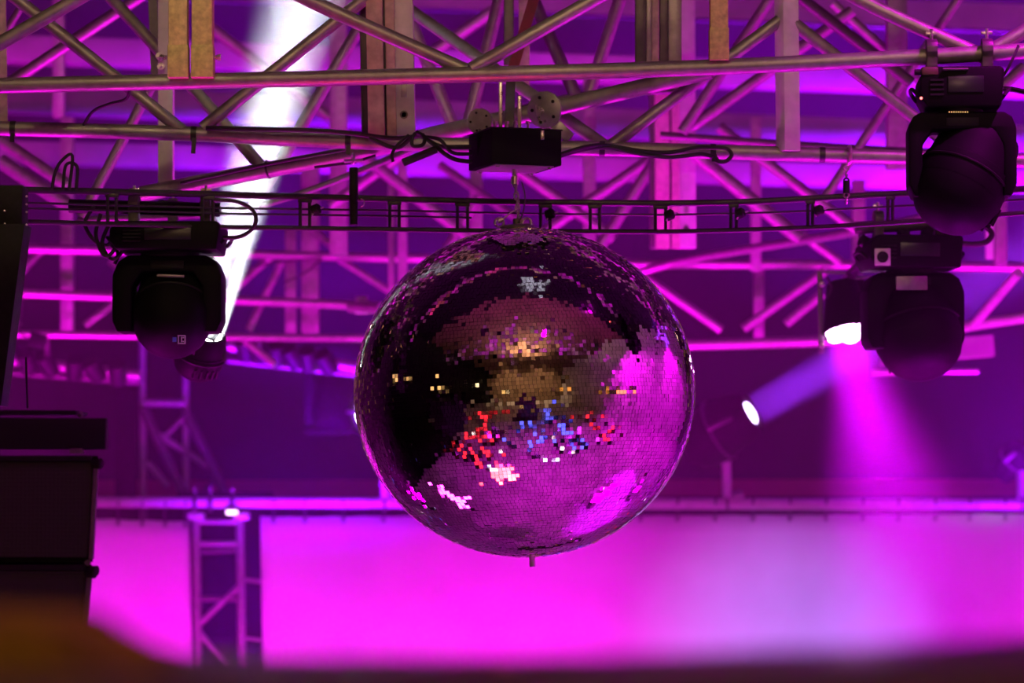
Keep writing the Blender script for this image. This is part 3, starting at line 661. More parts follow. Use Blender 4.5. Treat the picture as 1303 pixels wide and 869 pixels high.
# ------------------------------------------------------------------ moving heads
def moving_head(label, px, py, Y, W, bw, bh, H, aw, axis, hr, hl, yaw=0, lens=L_OFF, badge=False, clamps=True, pivot=None, base_name='base', ch=.05, basedx=0.0):
    """px, py: where the photograph shows the centre of the base's lower face"""
    c = at(px, py, Y); t = thing('moving_head', c - Vector((0, 0, H)), label, 'stage light')
    Mz = Matrix.Rotation(R(yaw), 3, 'Z'); L = lambda x, y, z: c + Mz @ Vector((x, y, z))
    bd = bw * .8
    b = MB(); b.prism([(-bw / 2 + .02, 0), (-bw / 2, bh * .3), (-bw / 2, bh * .75), (-bw / 2 + .03, bh), (bw / 2 - .01, bh), (bw / 2, bh * .9), (bw / 2 - .01, 0)], -bd / 2, bd / 2, Mz, L(basedx, 0, 0), .006)
    base = b.build(base_name, BLKGL, t)
    MB().box(L(basedx + .01, -bd / 2 - .001, bh * .55), (bw * .42, .004, bh * .4), Mz, .001).build('display', L_OFF, base)
    for i in range(4):
        MB().box(L(basedx - bw * .3, -bd / 2 - .002, bh * (.3 + .12 * i)), (bw * .16, .004, bh * .05), Mz).build('vent_slat', BLACK, base)
    for sx in (-1, 1):
        MB().tube(smoothpts([L(basedx + sx * bw * .5, -bd * .3, bh * .3), L(basedx + sx * (bw * .5 + .018), -bd * .2, bh * .5), L(basedx + sx * (bw * .5 + .018), bd * .2, bh * .5), L(basedx + sx * bw * .5, bd * .3, bh * .3)], 4), .006, 8).build('handle', BLACK, base)
    MB().lathe([(-.016, bw * .26), (-.012, bw * .27), (.004, bw * .27)], L(0, 0, 0), (0, 0, 1), 28).build('turntable', BLACK, t)
    zt = -.012
    poly = [(-W / 2 + .016, -H), (-W / 2, -H + .035), (-W / 2, zt - ch * 1.3), (-W / 2 + ch * .35, zt - ch * .4), (-W / 2 + ch, zt), (W / 2 - ch, zt), (W / 2 - ch * .35, zt - ch * .4), (W / 2, zt - ch * 1.3), (W / 2, -H + .035), (W / 2 - .016, -H),
            (W / 2 - aw, -H), (W / 2 - aw, zt - .095), (W / 2 - aw - .03, zt - .052), (-W / 2 + aw + .03, zt - .052), (-W / 2 + aw, zt - .095), (-W / 2 + aw, -H)]
    yk = MB().prism(poly, -.07, .07, Mz, c, .007).build('yoke', BLKGL, t)
    MB().box(L(0, -.071, zt - .03), (W * .3, .004, .025), Mz, .001).build('yoke_cover', BLACK, yk)
    P = L(0, 0, -H + .05) if pivot is None else L(*pivot)
    a = (Mz @ Vector(axis)).normalized()
    prof = [(-.50, .12), (-.49, .34), (-.46, .54), (-.40, .72), (-.30, .88), (-.16, .98), (-.15, .985), (-.14, 1.0), (.10, .98), (.11, .94), (.30, .90), (.46, .84), (.50, .80), (.50, .68), (.46, .66)]
    hd = MB().lathe([(x * hl, r * hr) for x, r in prof], P, a, 36).build('head', BLKGL, t)
    MB().lathe([(.462 * hl, .665 * hr), (.468 * hl, .6 * hr), (.474 * hl, .3 * hr), (.476 * hl, .02)], P, a, 32).build('lens', lens, hd)
    u, q = frame(a)
    MB().ring(P + a * (.02 * hl), a, hr * 1.005, .004, 36, 6).build('seam_ring', BLACK, hd)
    for k in range(5):
        ang = R(60 + 15 * k)
        MB().beam(P + (u * math.cos(ang) + q * math.sin(ang)) * hr * .97 - a * .28 * hl, P + (u * math.cos(ang) + q * math.sin(ang)) * hr * .985 - a * .10 * hl, .006, .012).build('cooling_rib', BLACK, hd)
    for sx in (-1, 1):
        MB().lathe([(-.01, .03), (.012, .03), (.014, .02)], P + Mz @ Vector((sx * (W / 2 - aw), 0, 0)), Mz @ Vector((sx, 0, 0)), 18).build('tilt_hub', BLACK, yk)
    if clamps:
        for sx in (-1, 1):
            k = MB().prism([(math.cos(R(g)) * .034, math.sin(R(g)) * .034 + .062) for g in range(-40, 221, 26)] + [(-.024, .02), (-.024, 0), (.024, 0), (.024, .02)],
                           -.016, .016, Mz @ Matrix.Rotation(R(90), 3, 'Z'), L(basedx + sx * bw * .33, 0, bh), .002).build('hook_clamp', DARKST, t)
            MB().tube([L(basedx + sx * bw * .33, 0, bh + .09), L(basedx + sx * bw * .33, 0, bh + .125)], .005, 8).build('wing_bolt', CHROME, k)
            MB().box(L(basedx + sx * bw * .33, 0, bh + .112), (.034, .006, .01), Mz, .002).build('wing_bolt', CHROME, k)
    return t, c, L, P, a, hd, base

# left front moving head
t1, c1, L1, P1, a1_, h1, b1 = moving_head('left front black moving head hanging under the ring, rounded back toward the viewer', 216, 322, 9.0, .345, .345, .09, .255, .062, (.0, .62, .78), .128, .30, 0, pivot=(.012, 0, -.185), basedx=0)
# square printed badge on the back of the head
def badge(hd, px, py, Y, s):
    bx = lambda x, y, w_, h_, m, n: MB().box(at(px + x, py + y, Y), (w_ * s, .003, h_ * s), None, 0).build(n, m, hd)
    for (x, y, w_, h_) in ((-4, 0, 1.6, 11), (4.5, 0, 1.6, 11), (0, -5, 10, 1.4), (0, 5, 10, 1.4), (0, 0, 1.3, 7), (2.2, -2.4, 2, 1.4), (2.2, 2.4, 2, 1.4)):
        bx(x, y, w_, h_, LABELM, 'badge_mark')
    bx(-9, 0, 5, 6, BLUEM, 'badge_patch')
badge(h1, 231, 432, 8.845, .0024)
MB().box(at(217, 351, 8.90), (.085, .012, .008), Matrix.Rotation(R(2), 3, 'Y'), .002).build('trim_strip', ALU, h1)

# second head behind it that throws the white beam
t2, c2, L2, P2, a2_, h2, b2 = moving_head('moving head right behind the left one, white lens beaming to the top', 244, 316, 9.9, .20, .20, .08, .34, .022, (.285, -.46, .84), .088, .18, 0, lens=L_WHITE, pivot=(.030, 0, -.372), clamps=True)
def beam_light(P, a, off, energy, color, size, spread):
    o = area('beam_light', P + a * off, P + a * (off + 2), energy, color, size, size, spread, 'DISK'); return o
beam_light(P2, a2_, .10, 620, (0.90, 0.93, 1.0), .13, 10)

# right front moving head
t3, c3, L3, P3, a3_, h3, b3 = moving_head('large black moving head hanging from the front truss at upper right', 1222, 141, 8.32, .312, .245, .118, .26, .040, (.42, .30, .85), .136, .32, -4, pivot=(.005, 0, -.205), basedx=-.002, ch=.034)
MB().lathe([(0, .004), (.004, .004), (.005, .001)], at(1172, 125, 8.2), (0, -1, 0), 8).build('indicator', L_SPARK, b3)
for k in range(9):
    MB().box(at(1208 + 2.9 * k, 142.5, 8.24), (.003, .003, .004)).build('contact_stud', L_GOLD, b3)  # row of gold studs given a faint glow of their own
MB().box(at(1183, 91, 8.24), (.05, .03, .025), None, .006).build('lock_block', mat('olive_plastic', (.09, .06, .025), .6), b3)
MB().tube([at(1164, 92, 8.24), at(1180, 92, 8.24)], .009, 10).build('safety_knob', BLACK, b3)
MB().tube([at(1200, 88, 8.22), at(1232, 88, 8.22)], .004, 8).build('carry_bar', DARKST, b3)

# second right moving head, deeper
t4, c4, L4, P4, a4_, h4, b4 = moving_head('black moving head hanging lower right beside the bright pink lamp, domed back down', 1160, 344, 10.0, .345, .33, .115, .28, .075, (-.06, .45, .9), .155, .34, 5, pivot=(.02, 0, -.215), basedx=-.01)
MB().box(at(1123, 327, 9.85), (.055, .006, .06), None, .002).build('socket_plate', ALUB, b4)
MB().lathe([(0, .02), (.006, .02), (.006, .012), (.002, .011)], at(1123, 327, 9.845), (0, -1, 0), 16).build('socket', BLACK, b4)
MB().box(at(1178, 456, 9.87), (.022, .003, .014), Matrix.Rotation(R(-25), 3, 'Y'), .002).build('badge_mark', mat('badge_pink', (.75, .25, .5), .4), h4)
MB().box(at(1160, 360, 9.90), (.11, .006, .05), None, .004).build('yoke_plate', ALU, t4)
# clutter of clamps on its base
for (x, y) in ((1100, 308), (1118, 302), (1150, 298), (1180, 296), (1205, 300)):
    MB().lathe([(-.02, .014), (-.016, .022), (.012, .022), (.02, .012)], at(x, y, 10.0), (1, .3, random.uniform(-.6, .6)), 12).build('clamp_knob', BLACK, t4)

# pink LED lamp with its bracket
lc = at(1080, 420, 10.9); ld = Vector((.10, -.30, -.95)).normalized()
t5 = thing('led_lamp', lc, 'LED lamp with glowing pink-white diodes aimed down, left of the lower right moving head', 'stage light')
bodyL = MB().lathe([(-.20, .03), (-.19, .06), (-.12, .075), (-.02, .096), (.0, .102), (.012, .102), (.012, .096), (.004, .094)], lc, ld, 28).build('body', BLKGL, t5)
u, q = frame(ld)
for k in range(7):
    off = Vector((0, 0, 0)) if k == 6 else (u * math.cos(k * math.pi / 3) + q * math.sin(k * math.pi / 3)) * .063
    MB().lathe([(.0, .031), (.014, .032), (.022, .020), (.025, .002)], lc + off + ld * .004, ld, 16).build('diode_lens', L_PINK, bodyL)
MB().beam(at(1043, 345, 10.9), at(1045, 450, 10.9), .02, .008, (0, 1, 0), .002).build('bracket', DARKST, t5)
MB().beam(at(1043, 346, 10.9), at(1098, 349, 10.9), .02, .008, None, .002).build('bracket', DARKST, t5)
for y in (362, 440):
    MB().lathe([(-.01, .010), (.012, .010), (.014, .005)], at(1046, y, 10.88), (0, -1, 0), 10).build('bracket_knob', CHROME, t5)
MB().tube(smoothpts([at(1052, 352, 10.88), at(1058, 366, 10.88), at(1052, 380, 10.88)], 4), .005, 6).build('tail_cable', RUBBER, t5)
area('pink_beam_light', lc + ld * .03, lc + ld * 2 + Vector((.22, 0, 0)), 300, (0.72, 0.0, 1.0), .18, .18, 46, 'DISK')
t5b = thing('led_lamp', at(1084, 345, 11.1), 'unlit dark lamp tucked above the glowing pink LED lamp', 'stage light')
MB().lathe([(-.05, .04), (-.04, .06), (.04, .066), (.05, .05)], at(1084, 372, 11.15), (.2, -.4, -.8), 18).build('body', BLKGL, t5b)
MB().beam(at(1060, 358, 11.1), at(1108, 352, 11.1), .02, .01, None, .002).build('bracket', DARKST, t5b)

# ------------------------------------------------------------------ lamps standing on the rail
RY = 15.75
def rail_lamp(label, px, py, Y, axis, hr, hl, foot_x, lens, foot=True, lr=.58):
    c = at(px, py, Y); a = Vector(axis).normalized()
    t = thing('rail_lamp', at(foot_x, 640, Y), label, 'stage light')
    hd = MB().lathe([(x * hl, r * hr) for x, r in [(-.5, .2), (-.48, .6), (-.4, .86), (-.25, .98), (0, 1.0), (.3, .86), (.46, .74), (.5, .72), (.5, .6), (.46, .58)]], c, a, 28).build('head', BLKGL, t)
    MB().lathe([(.468 * hl, .60 * hr), (.47 * hl, lr * hr)], c, a, 24).build('lens_ring', DARKST, hd)
    MB().lathe([(.465 * hl, lr * hr), (.485 * hl, .3 * hr), (.49 * hl, .01)], c, a, 24).build('lens', lens, hd)
    MB().ring(c, a, hr * 1.01, .008, 28, 6).build('seam_ring', DARKST, hd)
    u, q = frame(a)
    yk = MB().ring(c, u.cross(a), hr * 1.12, .014, 18, 8, R(180), R(360)).build('yoke', DARKST, t)
    if foot:
        p0 = at(foot_x, 634, RY); p1 = at(foot_x - 1, 585, Y)
        MB().tube([p0, p1], .026, 12).build('stand', ALUB, t)
        MB().lathe([(-.03, .02), (-.03, .034), (.03, .034), (.03, .02)], at(foot_x + 14, 632, RY), (1, 0, .3), 12).build('clamp_knob', ALU, t)
        MB().ring(at(foot_x, 640, RY), (1, 0, 0), .04, .008, 18, 6).build('pipe_ring', DARKST, t)
    return c, a
c6, a6 = rail_lamp('dark spotlight on a short stand right of the ball, oval lens aimed up right', 915, 548, 15.6, (.80, -.34, .46), .17, .44, 925, L_VIO, True, .40)
beam_light(c6, a6, .25, 120, (0.30, 0.02, 1.0), .18, 12)
rail_lamp('dark spotlight mostly behind the left edge of the ball with a sliver of white lens', 494, 525, 15.4, (-.72, -.68, .02), .19, .34, 490, L_WHITE, True, .48)
# dark blocky head left of the ball
t7 = thing('moving_head', at(420, 552, 15.85), 'dim boxy moving head in the distance immediately left of the ball', 'stage light')
MB().box(at(424, 452, 15.95), (.33, .25, .13), None, .02).build('base', BLKGL, t7)
MB().box(at(396, 508, 15.95), (.07, .2, .30), None, .02).build('yoke_arm', BLKGL, t7); MB().box(at(458, 508, 15.95), (.07, .2, .30), None, .02).build('yoke_arm', BLKGL, t7)
MB().lathe([(-.17, .03), (-.16, .09), (-.1, .125), (.08, .125), (.15, .11), (.15, .09)], at(426, 512, 15.9), (.05, .5, .85), 24).build('head', BLKGL, t7)
MB().beam(at(388, 550, 15.85), at(468, 549, 15.85), .05, .03, None, .008).build('lower_trim', BLKGL, t7)
MB().tube([at(424, 436, 15.95), at(424, 446, 15.95)], .03, 10).build('clamp', DARKST, t7)
# small blue lamp by the right edge
c8, a8 = rail_lamp('small dark lamp above the rail by the right edge with a faint blue beam', 1290, 588, 15.9, (-.55, .45, -.65), .09, .22, 1300, L_VIO)
beam_light(c8, a8, .13, 40, (0.12, 0.05, 1.0), .1, 14)

# ------------------------------------------------------------------ backdrop rail and screens
rl = thing('backdrop_rail', at(700, 642, RY), 'long bright magenta-lit pipe rail carrying the backdrop screens', 'rail')
pipe('tube', [(-560, 637, RY), (651, 640.5, RY), (1420, 643, RY)], .031, ALUB, rl, 16)
for x in (248, 268, 296):
    MB().ring(at(x, 641, RY), (1, 0, 0), .038, .012, 18, 8).build('coupler', DARKST, rl)
    MB().tube([at(x, 628, RY - .02), at(x, 620, RY - .02)], .008, 6).build('coupler_bolt', ALU, rl)
sl = thing('marker_lamp', at(295, 655, RY - .06), 'small glowing warm white lamp clipped under the rail at the tower top', 'lamp')
MB().box(at(295, 652, RY - .06), (.06, .03, .022), None, .006).build('lens', mat('marker_glow', (1, .9, .8), .4, emit=(1, .75, .6), strength=3), sl)
MB().box(at(295, 648, RY - .055), (.07, .035, .014), None, .003).build('clip', DARKST, sl)

def screen(label, xa, xb, ya, yb, ybot, curve, ties):
    t = thing('backdrop_screen', at((xa + xb) / 2, ybot, 16.0), label, 'screen')
    NX, NZ = 60, 14; m = MB(); V = []; F = []
    for j in range(NZ + 1):
        for i in range(NX + 1):
            f = i / NX; x = xa + (xb - xa) * f; y0 = ya + (yb - ya) * f
            g = j / NZ; side = curve * math.sin(g * 1.6) * (1 if xa > 200 else 0)
            sag = 3.0 * abs(math.sin(math.pi * (x - xa) / 46.0)) * (1 - g) ** 3
            xx = x + (6 * g if f == 0 and xa > 200 else 0) + (9 * g * f if xa < 200 else 0)
            V.append(at(xx, y0 + (ybot - y0) * g + sag * .4, 16.0 + .012 * math.sin(9 * f * (xb - xa) / 300 + 2 * g)))
    for side_ in (0, 1):
        pass
    n = NX + 1
    for j in range(NZ):
        for i in range(NX): F.append([j * n + i, (j + 1) * n + i, (j + 1) * n + i + 1, j * n + i + 1])
    m.add(V, F); cl = m.build('cloth', CLOTH, t, angle=80)
    so = cl.modifiers.new('thick', 'SOLIDIFY'); so.thickness = .006
    for x in ties:
        f = (x - xa) / (xb - xa); yt = ya + (yb - ya) * f
        p = at(x, yt + 4, 15.98)
        MB().tube([p, at(x, 650, RY + .02), at(x + .5, 640, RY - .035), at(x + 1, 632, RY)], .0065, 6).build('tie', RUBBER, t)
        MB().ring(at(x, yt + 6, 15.985), (0, 1, 0), .010, .003, 12, 6).build('eyelet', DARKST, t)
screen('small magenta-lit backdrop screen at lower left between the speaker and the lattice tower', -500, 240, 641, 663, 1000, 0, (150, 181, 210, 236))
screen('wide glowing magenta backdrop screen filling the bottom behind the ball', 331, 1460, 657, 653, 1000, 0,
       [348, 388, 437, 488, 537, 583, 629, 675, 721, 767, 815, 862, 910, 958, 1005, 1051, 1098, 1143, 1190, 1234, 1279, 1325])

# lattice towers
tw = thing('lattice_tower', at(282, 1000, 15.9), 'slim lattice tower standing in the gap between the two backdrop screens', 'tower')
TY = 15.85
for (xa, xb) in ((249, 255), (305, 310)):
    pipe('leg', [(xa, 655, TY), (xb, 1000, TY)], .024, ALU, tw)
for p in ([(250, 664), (306, 664)], [(250, 692), (306, 692)], [(252, 702), (300, 700)], [(253, 795), (308, 742)], [(254, 805), (290, 850)], [(256, 868), (310, 930)], [(252, 762), (302, 762)]):
    m = DARKST if p[0][1] in (762, 702) else ALU
    pipe('brace', [(*p[0], TY), (*p[1], TY)], .018, m, tw)
for y in (737, 812): pipe('stub', [(308, y, TY), (331, y + 3, 15.95)], .012, ALU, tw)
for (x, y) in ((250, 657), (307, 657)):
    MB().box(at(x, y, TY), (.09, .09, .04), None, .005).build('top_plate', ALUB, tw)
dr = MB().box(at(286, 760, 16.25), (.55, .02, 1.2), None).build('black_drape', DRAPE); tag(dr, 'black drape panel behind the lattice tower between the screens', 'drape')
tw2 = thing('lattice_tower', at(210, 640, 16.6), 'dim lattice tower rising behind the rail at left under the moving heads', 'tower')
for (xa, xb) in ((181, 185), (236, 238)):
    pipe('leg', [(xa, 430, 16.6), (xb, 1000, 16.6)], .021, ALU, tw2)
for (p, m, r) in (([(184, 513), (236, 513)], ALU, .024), ([(184, 522), (236, 634)], DARKST, .03), ([(238, 528), (292, 640)], DARKST, .03),
             ([(196, 549), (264, 593)], ALU, .02), ([(187, 588), (214, 618)], ALU, .02), ([(206, 560), (240, 524)], ALU, .014), ([(262, 625), (280, 598)], DARKST, .016)):
    pipe('brace', [(*p[0], 16.55), (*p[1], 16.55)], r, m, tw2)
zt_ = at(160, 478, 16.9).z
d2 = MB().box((at(160, 600, 16.9).x, 16.9, zt_ / 2), (.13, .03, zt_), None).build('black_drape', DRAPE); tag(d2, 'narrow black drape strip beside the dim tower at left', 'drape')

# ------------------------------------------------------------------ speaker stack, left
SY = 7.3; k7 = SY / FPX
fr = thing('flying_frame', at(20, 572, SY), 'flat dark steel flying frame on top of the speaker stack at left', 'frame')
MB().beam(at(-160, 551, SY), at(136, 552, SY), .05, 40 * k7, None, .004).build('beam', SPKB, fr)
MB().beam(at(-160, 524, SY + .08), at(104, 526, SY + .08), .2, .010, None, .002).build('plate', SPKB, fr)
MB().box(at(98, 574, SY - .02), (.034, .03, .014), None, .002).build('latch', DARKST, fr)
MB().tube([at(101, 525, SY), at(104, 530, SY)], .008, 8).build('pin', DARKST, fr)
def cabinet(label, ytop, ybot, xt, xb):
    t = thing('line_array_speaker', at(20, ybot, SY), label, 'speaker', 'stacked line array speakers')
    A = [at(-170, ytop, SY), at(xt, ytop, SY), at(xb, ybot, SY), at(-170, ybot, SY)]
    B = [Vector((at(x, ytop, SY + .42).x, SY + .42, p.z)) for p, x in zip(A, (-170, xt - 6, xb - 6, -170))]
    MB().add(A + B, [[0, 3, 2, 1], [4, 5, 6, 7], [0, 1, 5, 4], [1, 2, 6, 5], [2, 3, 7, 6], [3, 0, 4, 7]]).build('cabinet', SPKB, t, smooth=False)
    G = [at(-168, ytop + 8, SY - .012), at(xt - 7, ytop + 8, SY - .012), at(xb - 7, ybot - 6, SY - .012), at(-168, ybot - 6, SY - .012)]
    G2 = [p + Vector((0, .02, 0)) for p in G]
    MB().add(G + G2, [[0, 3, 2, 1], [0, 1, 5, 4], [1, 2, 6, 5], [2, 3, 7, 6], [3, 0, 4, 7]]).build('grille', GRILLE, t, smooth=False)
    r = MB().beam(at(xt - 2, ytop + 4, SY - .016), at(xb - 2, ybot - 3, SY - .016), .012, .02, (0, 1, 0), .002).build('rigging_rail', DARKST, t)
    MB().lathe([(-.014, .011), (-.010, .014), (.010, .014), (.014, .010)], at(xt - 1, ytop + 10, SY - .02), (1, -.3, 0), 14).build('hinge_pin', SPKB, r)
    MB().beam(at(-160, ytop + 3, SY - .016), at(xt - 8, ytop + 3, SY - .016), .02, .014, None, .002).build('top_lip', SPKB, t)
cabinet('upper black line array speaker with a perforated grille under the flying frame', 580, 715, 125, 118)
cabinet('lower black line array speaker with a perforated grille below the hinge', 719, 872, 117, 104)
MB_ = thing('speaker_hinge', at(116, 725, SY), 'small round hinge knob between the two speakers at left', 'hinge')
MB().lathe([(-.012, .008), (-.01, .013), (.01, .013), (.012, .008)], at(119, 726, SY - .02), (1, -.4, 0), 14).build('knob', BLACK, MB_)
MB().lathe([(-.008, .005), (-.008, .008), (.008, .008), (.008, .005)], at(112, 716, SY - .02), (0, -1, 0), 10).build('pin', DARKST, MB_)

# ------------------------------------------------------------------ foreground barrier
FY = 2.1
def ledge_mesh(P, depth, drop, name, m, label, cat, Y=FY):
    b = MB(); pts = smoothpts([at(x, y, Y) for x, y in P], 6); n = len(pts); V = []; F = []
    prof = [(-.34, -drop), (-.34, -.035), (-.325, -.012), (-.29, 0.0), (0.0, 0.0), (.03, -.006), (.05, -.03), (.05, -drop)]
    for p in pts:
        for (dy, dz) in prof: V.append(p + Vector((0, dy * depth, dz)))
    mcount = len(prof)
    for i in range(n - 1):
        for j in range(mcount):
            j2 = (j + 1) % mcount
            F.append([i * mcount + j, i * mcount + j2, (i + 1) * mcount + j2, (i + 1) * mcount + j])
    F.append(list(range(mcount))); F.append([(n - 1) * mcount + j for j in range(mcount)][::-1])
    b.add(V, F); t = thing(name, at(651, 869, Y), label, cat); return b, t
b, t = ledge_mesh([(-200, 824), (100, 824), (300, 832), (600, 833), (830, 831), (1100, 822), (1303, 808), (1500, 792)], 1.0, .5, 'foreground_barrier', LEDGE, 'dark out-of-focus barrier running along the bottom edge of the view', 'barrier')
b.build('top_rail', LEDGE, t)
z0 = at(651, 869, FY).z - .42
MB().box((0, FY - .02, z0 / 2), (1.7, .05, z0), None, .004).build('panel', LEDGE, t)
b, t = ledge_mesh([(-160, 772), (-60, 769), (40, 772), (122, 776), (152, 792), (195, 816), (240, 830)], .8, .2, 'brown_cloth', BROWN, 'brown out-of-focus bundle of cloth on the left end of the foreground barrier', 'cloth', FY - .02)
o = b.build('folded_cloth', BROWN, t)

# ------------------------------------------------------------------ truss over the audience (seen in the ball)
OT = truss('lattice_truss', Vector((0, 5, 4.6)), 'lattice truss high over the audience, seen only as bright lines in the ball')
for (ya, za) in ((4.2, 4.6), (5.2, 4.6), (4.7, 5.4)):
    MB().tube([(-6, ya, za), (6, ya + .3, za)], .03, 12).build('chord', ALUB, OT)
for i in range(-6, 6):
    MB().tube([(i, 4.2, 4.6), (i + .5, 5.2, 4.6)], .022, 8).build('brace', ALUB, OT); MB().tube([(i + .5, 5.2, 4.6), (i + 1, 4.2, 4.6)], .022, 8).build('brace', ALUB, OT)
    MB().tube([(i, 4.2, 4.6), (i + .5, 4.7, 5.4)], .022, 8).build('brace', ALUB, OT)
OT2 = truss('lattice_truss', Vector((-1.2, 0, 4.4)), 'lattice truss running from above the ball toward the hall, seen only in the ball')
for xa in (-1.6, -.7):
    MB().tube([(xa - .4, -4, 4.5), (xa + .5, 7.2, 4.4)], .03, 12).build('chord', ALUB, OT2)
for i in range(10):
    MB().tube([(-1.9 + .08 * i, -3.6 + 1.05 * i, 4.48), (-.95 + .08 * i, -3.0 + 1.05 * i, 4.48)], .022, 8).build('brace', ALUB, OT2)
area('audience_wash_light', (-2.2, 3.6, 0.4), (-1.6, 4.4, 4.6), 34, MAG, .9, .14, 95)
area('audience_wash_light', (2.6, 3.6, 0.4), (2.0, 4.4, 4.6), 34, MAG, .9, .14, 95)

# ------------------------------------------------------------------ lamps on the floor and in the hall (the ball shows them)
def floor_lamp(loc, m, label, group, r=.10, name='floor_lamp'):
    t = thing(name, loc, label, 'lamp', group); loc = Vector(loc)
    MB().lathe([(0, r * .9), (.02, r), (.09, r * 1.1), (.11, r * 1.15), (.11, r)], loc, (0, 0, 1), 14).build('housing', BLACK, t)
    MB().lathe([(.108, r), (.116, r * .8), (.12, .005)], loc, (0, 0, 1), 14).build('lens', m, t)
for cx, cy, n, m, wx, wy, lab, gp in (
        (-2.0, 5.6, 60, L_RED, .9, 1.6, 'small red floor lamp seen as a red speck in the lower left of the ball', 'red floor lamps mirrored in the ball'),
        (4.9, 6.4, 20, L_RED, 1.0, .9, 'small red floor lamp seen as a red speck on the right side of the ball', 'red floor lamps mirrored at right in the ball'),
        (.9, 4.6, 64, L_BLUE, 1.7, 1.7, 'small blue floor lamp seen as a blue speck in the middle of the ball', 'blue floor lamps mirrored in the ball')):
    placed = []
    while len(placed) < n:
        x, y = cx + random.uniform(-wx, wx), cy + random.uniform(-wy, wy)
        if all((x - a) ** 2 + (y - b_) ** 2 > .045 for a, b_ in placed):
            placed.append((x, y)); floor_lamp((x, y, 0), m, lab, gp)
L_FLW = mat('led_white', (1, 1, 1), 0.3, emit=(1, .85, .8), strength=7); L_FLP = mat('led_purple', (.8, .3, 1), 0.3, emit=(.75, .02, 1), strength=4)
for (cx, cy, wx, wy, n, m_, r_, lab, gp) in ((-4.0, 1.2, 1.3, 2.0, 34, L_RED, .17, 'red floor lamp far out on the audience floor, red speck at left in the ball', 'far red floor lamps mirrored in the ball'),
                                        (1.6, 1.0, 2.0, 1.6, 34, L_BLUE, .16, 'blue floor lamp far out on the audience floor, blue speck midway in the ball', 'far blue floor lamps mirrored in the ball'),
                                        (5.6, 3.4, 1.2, 1.2, 20, L_RED, .16, 'far right red floor lamp, a red speck at right in the ball', 'far right red floor lamps mirrored in the ball')):
    pl_ = []
    while len(pl_) < n:
        x, y = cx + random.uniform(-wx, wx), cy + random.uniform(-wy, wy)
        if all((x - a) ** 2 + (y - b_) ** 2 > .15 for a, b_ in pl_):
            pl_.append((x, y)); floor_lamp((x, y, 0), m_, lab, gp, r_)
for i in range(16):
    floor_lamp((random.uniform(-2.8, 3.2), random.uniform(3.4, 6.6), .0), L_FLW, 'small white floor lamp seen as a white speck among the colours in the ball', 'white floor lamps mirrored in the ball', .06)
for i in range(26):
    floor_lamp((random.uniform(-3.0, 3.6), random.uniform(3.0, 7.2), .0), L_FLP, 'small purple floor lamp seen as a purple speck low in the ball', 'purple floor lamps mirrored in the ball', .11)
for i, (x, y, z, tx, ty, tz, e, an) in enumerate(DOWN):
    t = thing('ceiling_lamp', (x, y, z), 'pink ceiling lamp, a bright spot in the ball, ' + ('over the right floor', 'by the right wall', 'right of the backdrop', 'over the audience', 'over the left floor')[i], 'stage light')
    a = (Vector((tx, ty, tz)) - Vector((x, y, z))).normalized(); p = Vector((x, y, z)) - a * .2
    hd = MB().lathe([(-.2, .06), (-.15, .1), (.1, .13), (.14, .14), (.14, .12)], p, a, 18).build('body', BLACK, t)
    MB().lathe([(.12, .12), (.13, .05), (.132, .005)], p, a, 18).build('lens', L_PINK, hd)
    MB().tube([p, p + Vector((0, 0, ZC - p.z))], .02, 8).build('drop_pipe', DARKST, t)
for (x, y, ang, lab) in ((-1.0, 7.1, 8, 'ice-white light strip on the floor mirrored low on the left of the ball'), (.87, 6.5, 20, 'ice-white light strip on the floor mirrored low in the middle of the ball')):
    t = thing('light_strip', (x, y, 0), lab, 'lamp'); Mz = Matrix.Rotation(R(ang), 3, 'Z')
    MB().box((x, y, .04), (.62, .09, .08), Mz, .006).build('housing', BLACK, t); MB().box((x, y, .083), (.56, .05, .008), Mz).build('diffuser', L_ICE, t)
for (x, ya, yb, z, m_, lab) in ((7.85, 0.6, 6.8, 2.30, L_AMB, 'amber light strip on the right hall wall mirrored as an orange band in the ball'),
                             (-7.85, 2.0, 4.6, 2.7, L_GOLDW, 'gold light strip on the left hall wall mirrored as gold specks in the ball'),
                             (-7.85, 7.0, 9.8, 3.2, L_GOLDW, 'gold light strip on the left wall beside the stage mirrored near the left rim')):
    t = thing('wall_strip', (x, (ya + yb) / 2, z), lab, 'lamp'); sx = 1 if x > 0 else -1
    MB().box((x + sx * .06, (ya + yb) / 2, z), (.1, yb - ya + .1, .5), None, .01).build('housing', BLACK, t)
    for i in range(10):
        MB().box((x, ya + (yb - ya) * (i + .5) / 10, z), (.03, (yb - ya) / 10 * .6, .36)).build('lamp_lens', m_, t)
for (xa, xb, z, m_, lab) in ((2.0, 7.4, 2.2, L_AMB, 'amber light strip on the wall behind the viewer mirrored as orange squares in the ball'),
                           (-6.8, -2.6, 2.3, L_GOLDW, 'gold light strip on the wall behind the viewer mirrored left of centre in the ball')):
    t = thing('wall_strip', ((xa + xb) / 2, -8.85, z), lab, 'lamp')
    MB().box(((xa + xb) / 2, -8.92, z), (xb - xa + .1, .1, .7), None, .01).build('housing', BLACK, t)
    for i in range(12):
        if i % 5 != 3: MB().box((xa + (xb - xa) * (i + .5) / 12, -8.86, z + (.1 if i % 2 else -.08)), ((xb - xa) / 12 * .6, .03, .42)).build('lamp_lens', m_, t)
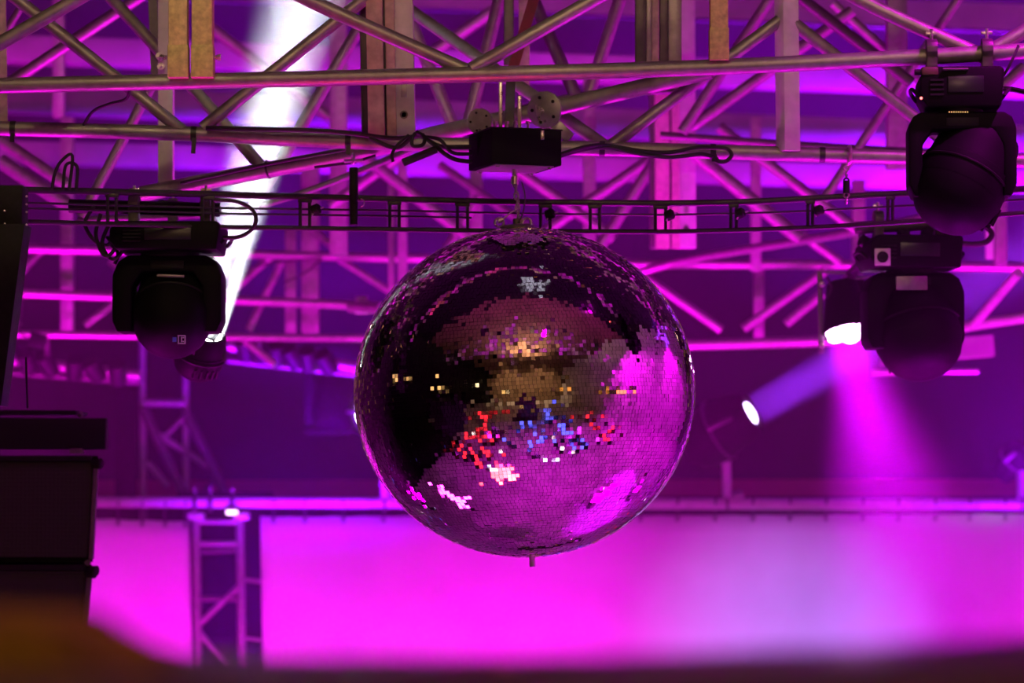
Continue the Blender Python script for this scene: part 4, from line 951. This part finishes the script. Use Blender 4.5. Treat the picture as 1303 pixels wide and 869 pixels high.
for i, (x, y) in enumerate(WASH):
    t = thing('wash_bar', (x, y, 0), 'magenta wash bar on the floor in front of the backdrop, hidden below the barrier', 'stage light', 'magenta wash bars under the backdrop')
    Mx = Matrix.Rotation(R(-38), 3, 'X')
    MB().box((x, y - .10, .36), (1.4, .12, .12), Mx, .01).build('housing', BLACK, t)
    for sx in (-.6, .6): MB().beam((x + sx, y - .10, 0), (x + sx, y - .10, .34), .04, .06).build('foot', DARKST, t)
for (x, y, e, c) in UP:
    t = thing('wash_bar', (x, y, 0), 'upward wash bar on the floor below the trusses, seen only in the ball', 'stage light', 'upward wash bars under the trusses')
    MB().box((x, y, .24), (1.0, .2, .14), None, .01).build('housing', BLACK, t)
    for sx in (-.4, .4): MB().beam((x + sx, y, 0), (x + sx, y, .2), .04, .12).build('foot', DARKST, t)
for i, (x, y, z, e) in enumerate(FOH):
    t = thing('front_lamp', (x, y, z - .1), 'warm front lamp on the high pipe over the audience, ' + ('leftmost', 'second from left', 'second from right', 'rightmost')[i], 'stage light')
    a = (Vector((.9 * x, 8.6, 3.62)) - Vector((x, y, z))).normalized()
    hd = MB().lathe([(-.2, .06), (-.15, .1), (.15, .12), (.2, .13), (.2, .11)], (x, y, z), a, 20).build('body', BLACK, t)
    MB().lathe([(.18, .11), (.19, .05), (.192, .005)], (x, y, z), a, 20).build('lens', L_WRM, hd)
fb = thing('lamp_pipe', (0, 4.45, 6.35), 'long pipe high over the audience carrying the warm front lamps', 'pipe')
MB().tube([(-6, 4.45, 6.3), (6, 4.45, 6.3)], .03, 12).build('tube', DARKST, fb)
def bulb(loc, m, label, group, r=.09):
    t = thing('hanging_bulb', loc, label, 'lamp', group); loc = Vector(loc)
    MB().lathe([(-r, .01), (-r * .8, r * .6), (-r * .2, r), (r * .4, r * .8), (r * .9, r * .35), (r, r * .25)], loc, (0, 0, 1), 14).build('bulb', m, t)
    MB().tube([loc + Vector((0, 0, r)), loc + Vector((0, 0, r + .1))], r * .3, 8).build('socket', BLACK, t)
for x, y, z, m in [(7.2, 4.5, 2.3, L_AMB), (7.2, 5.2, 2.2, L_AMB), (7.2, 6.0, 2.4, L_AMB), (7.2, 3.6, 2.2, L_AMB), (7.0, 2.6, 2.3, L_AMB), (5.6, -.4, 2.5, L_WRM), (5.9, .3, 2.4, L_WRM), (5.2, -1.2, 2.5, L_AMB), (6.6, 1.6, 2.4, L_AMB),
                   (-6.4, -.6, 2.9, L_WRM), (-6.2, -1.4, 3.2, L_WRM), (-6.8, .4, 3.3, L_WRM), (-3.4, -6.6, 2.3, L_WRM), (-2.8, -6.9, 2.5, L_WRM)]:
    bulb((x, y, z), m, 'warm glowing bulb along the hall side seen as a gold speck in the ball', 'warm bulbs mirrored in the ball')
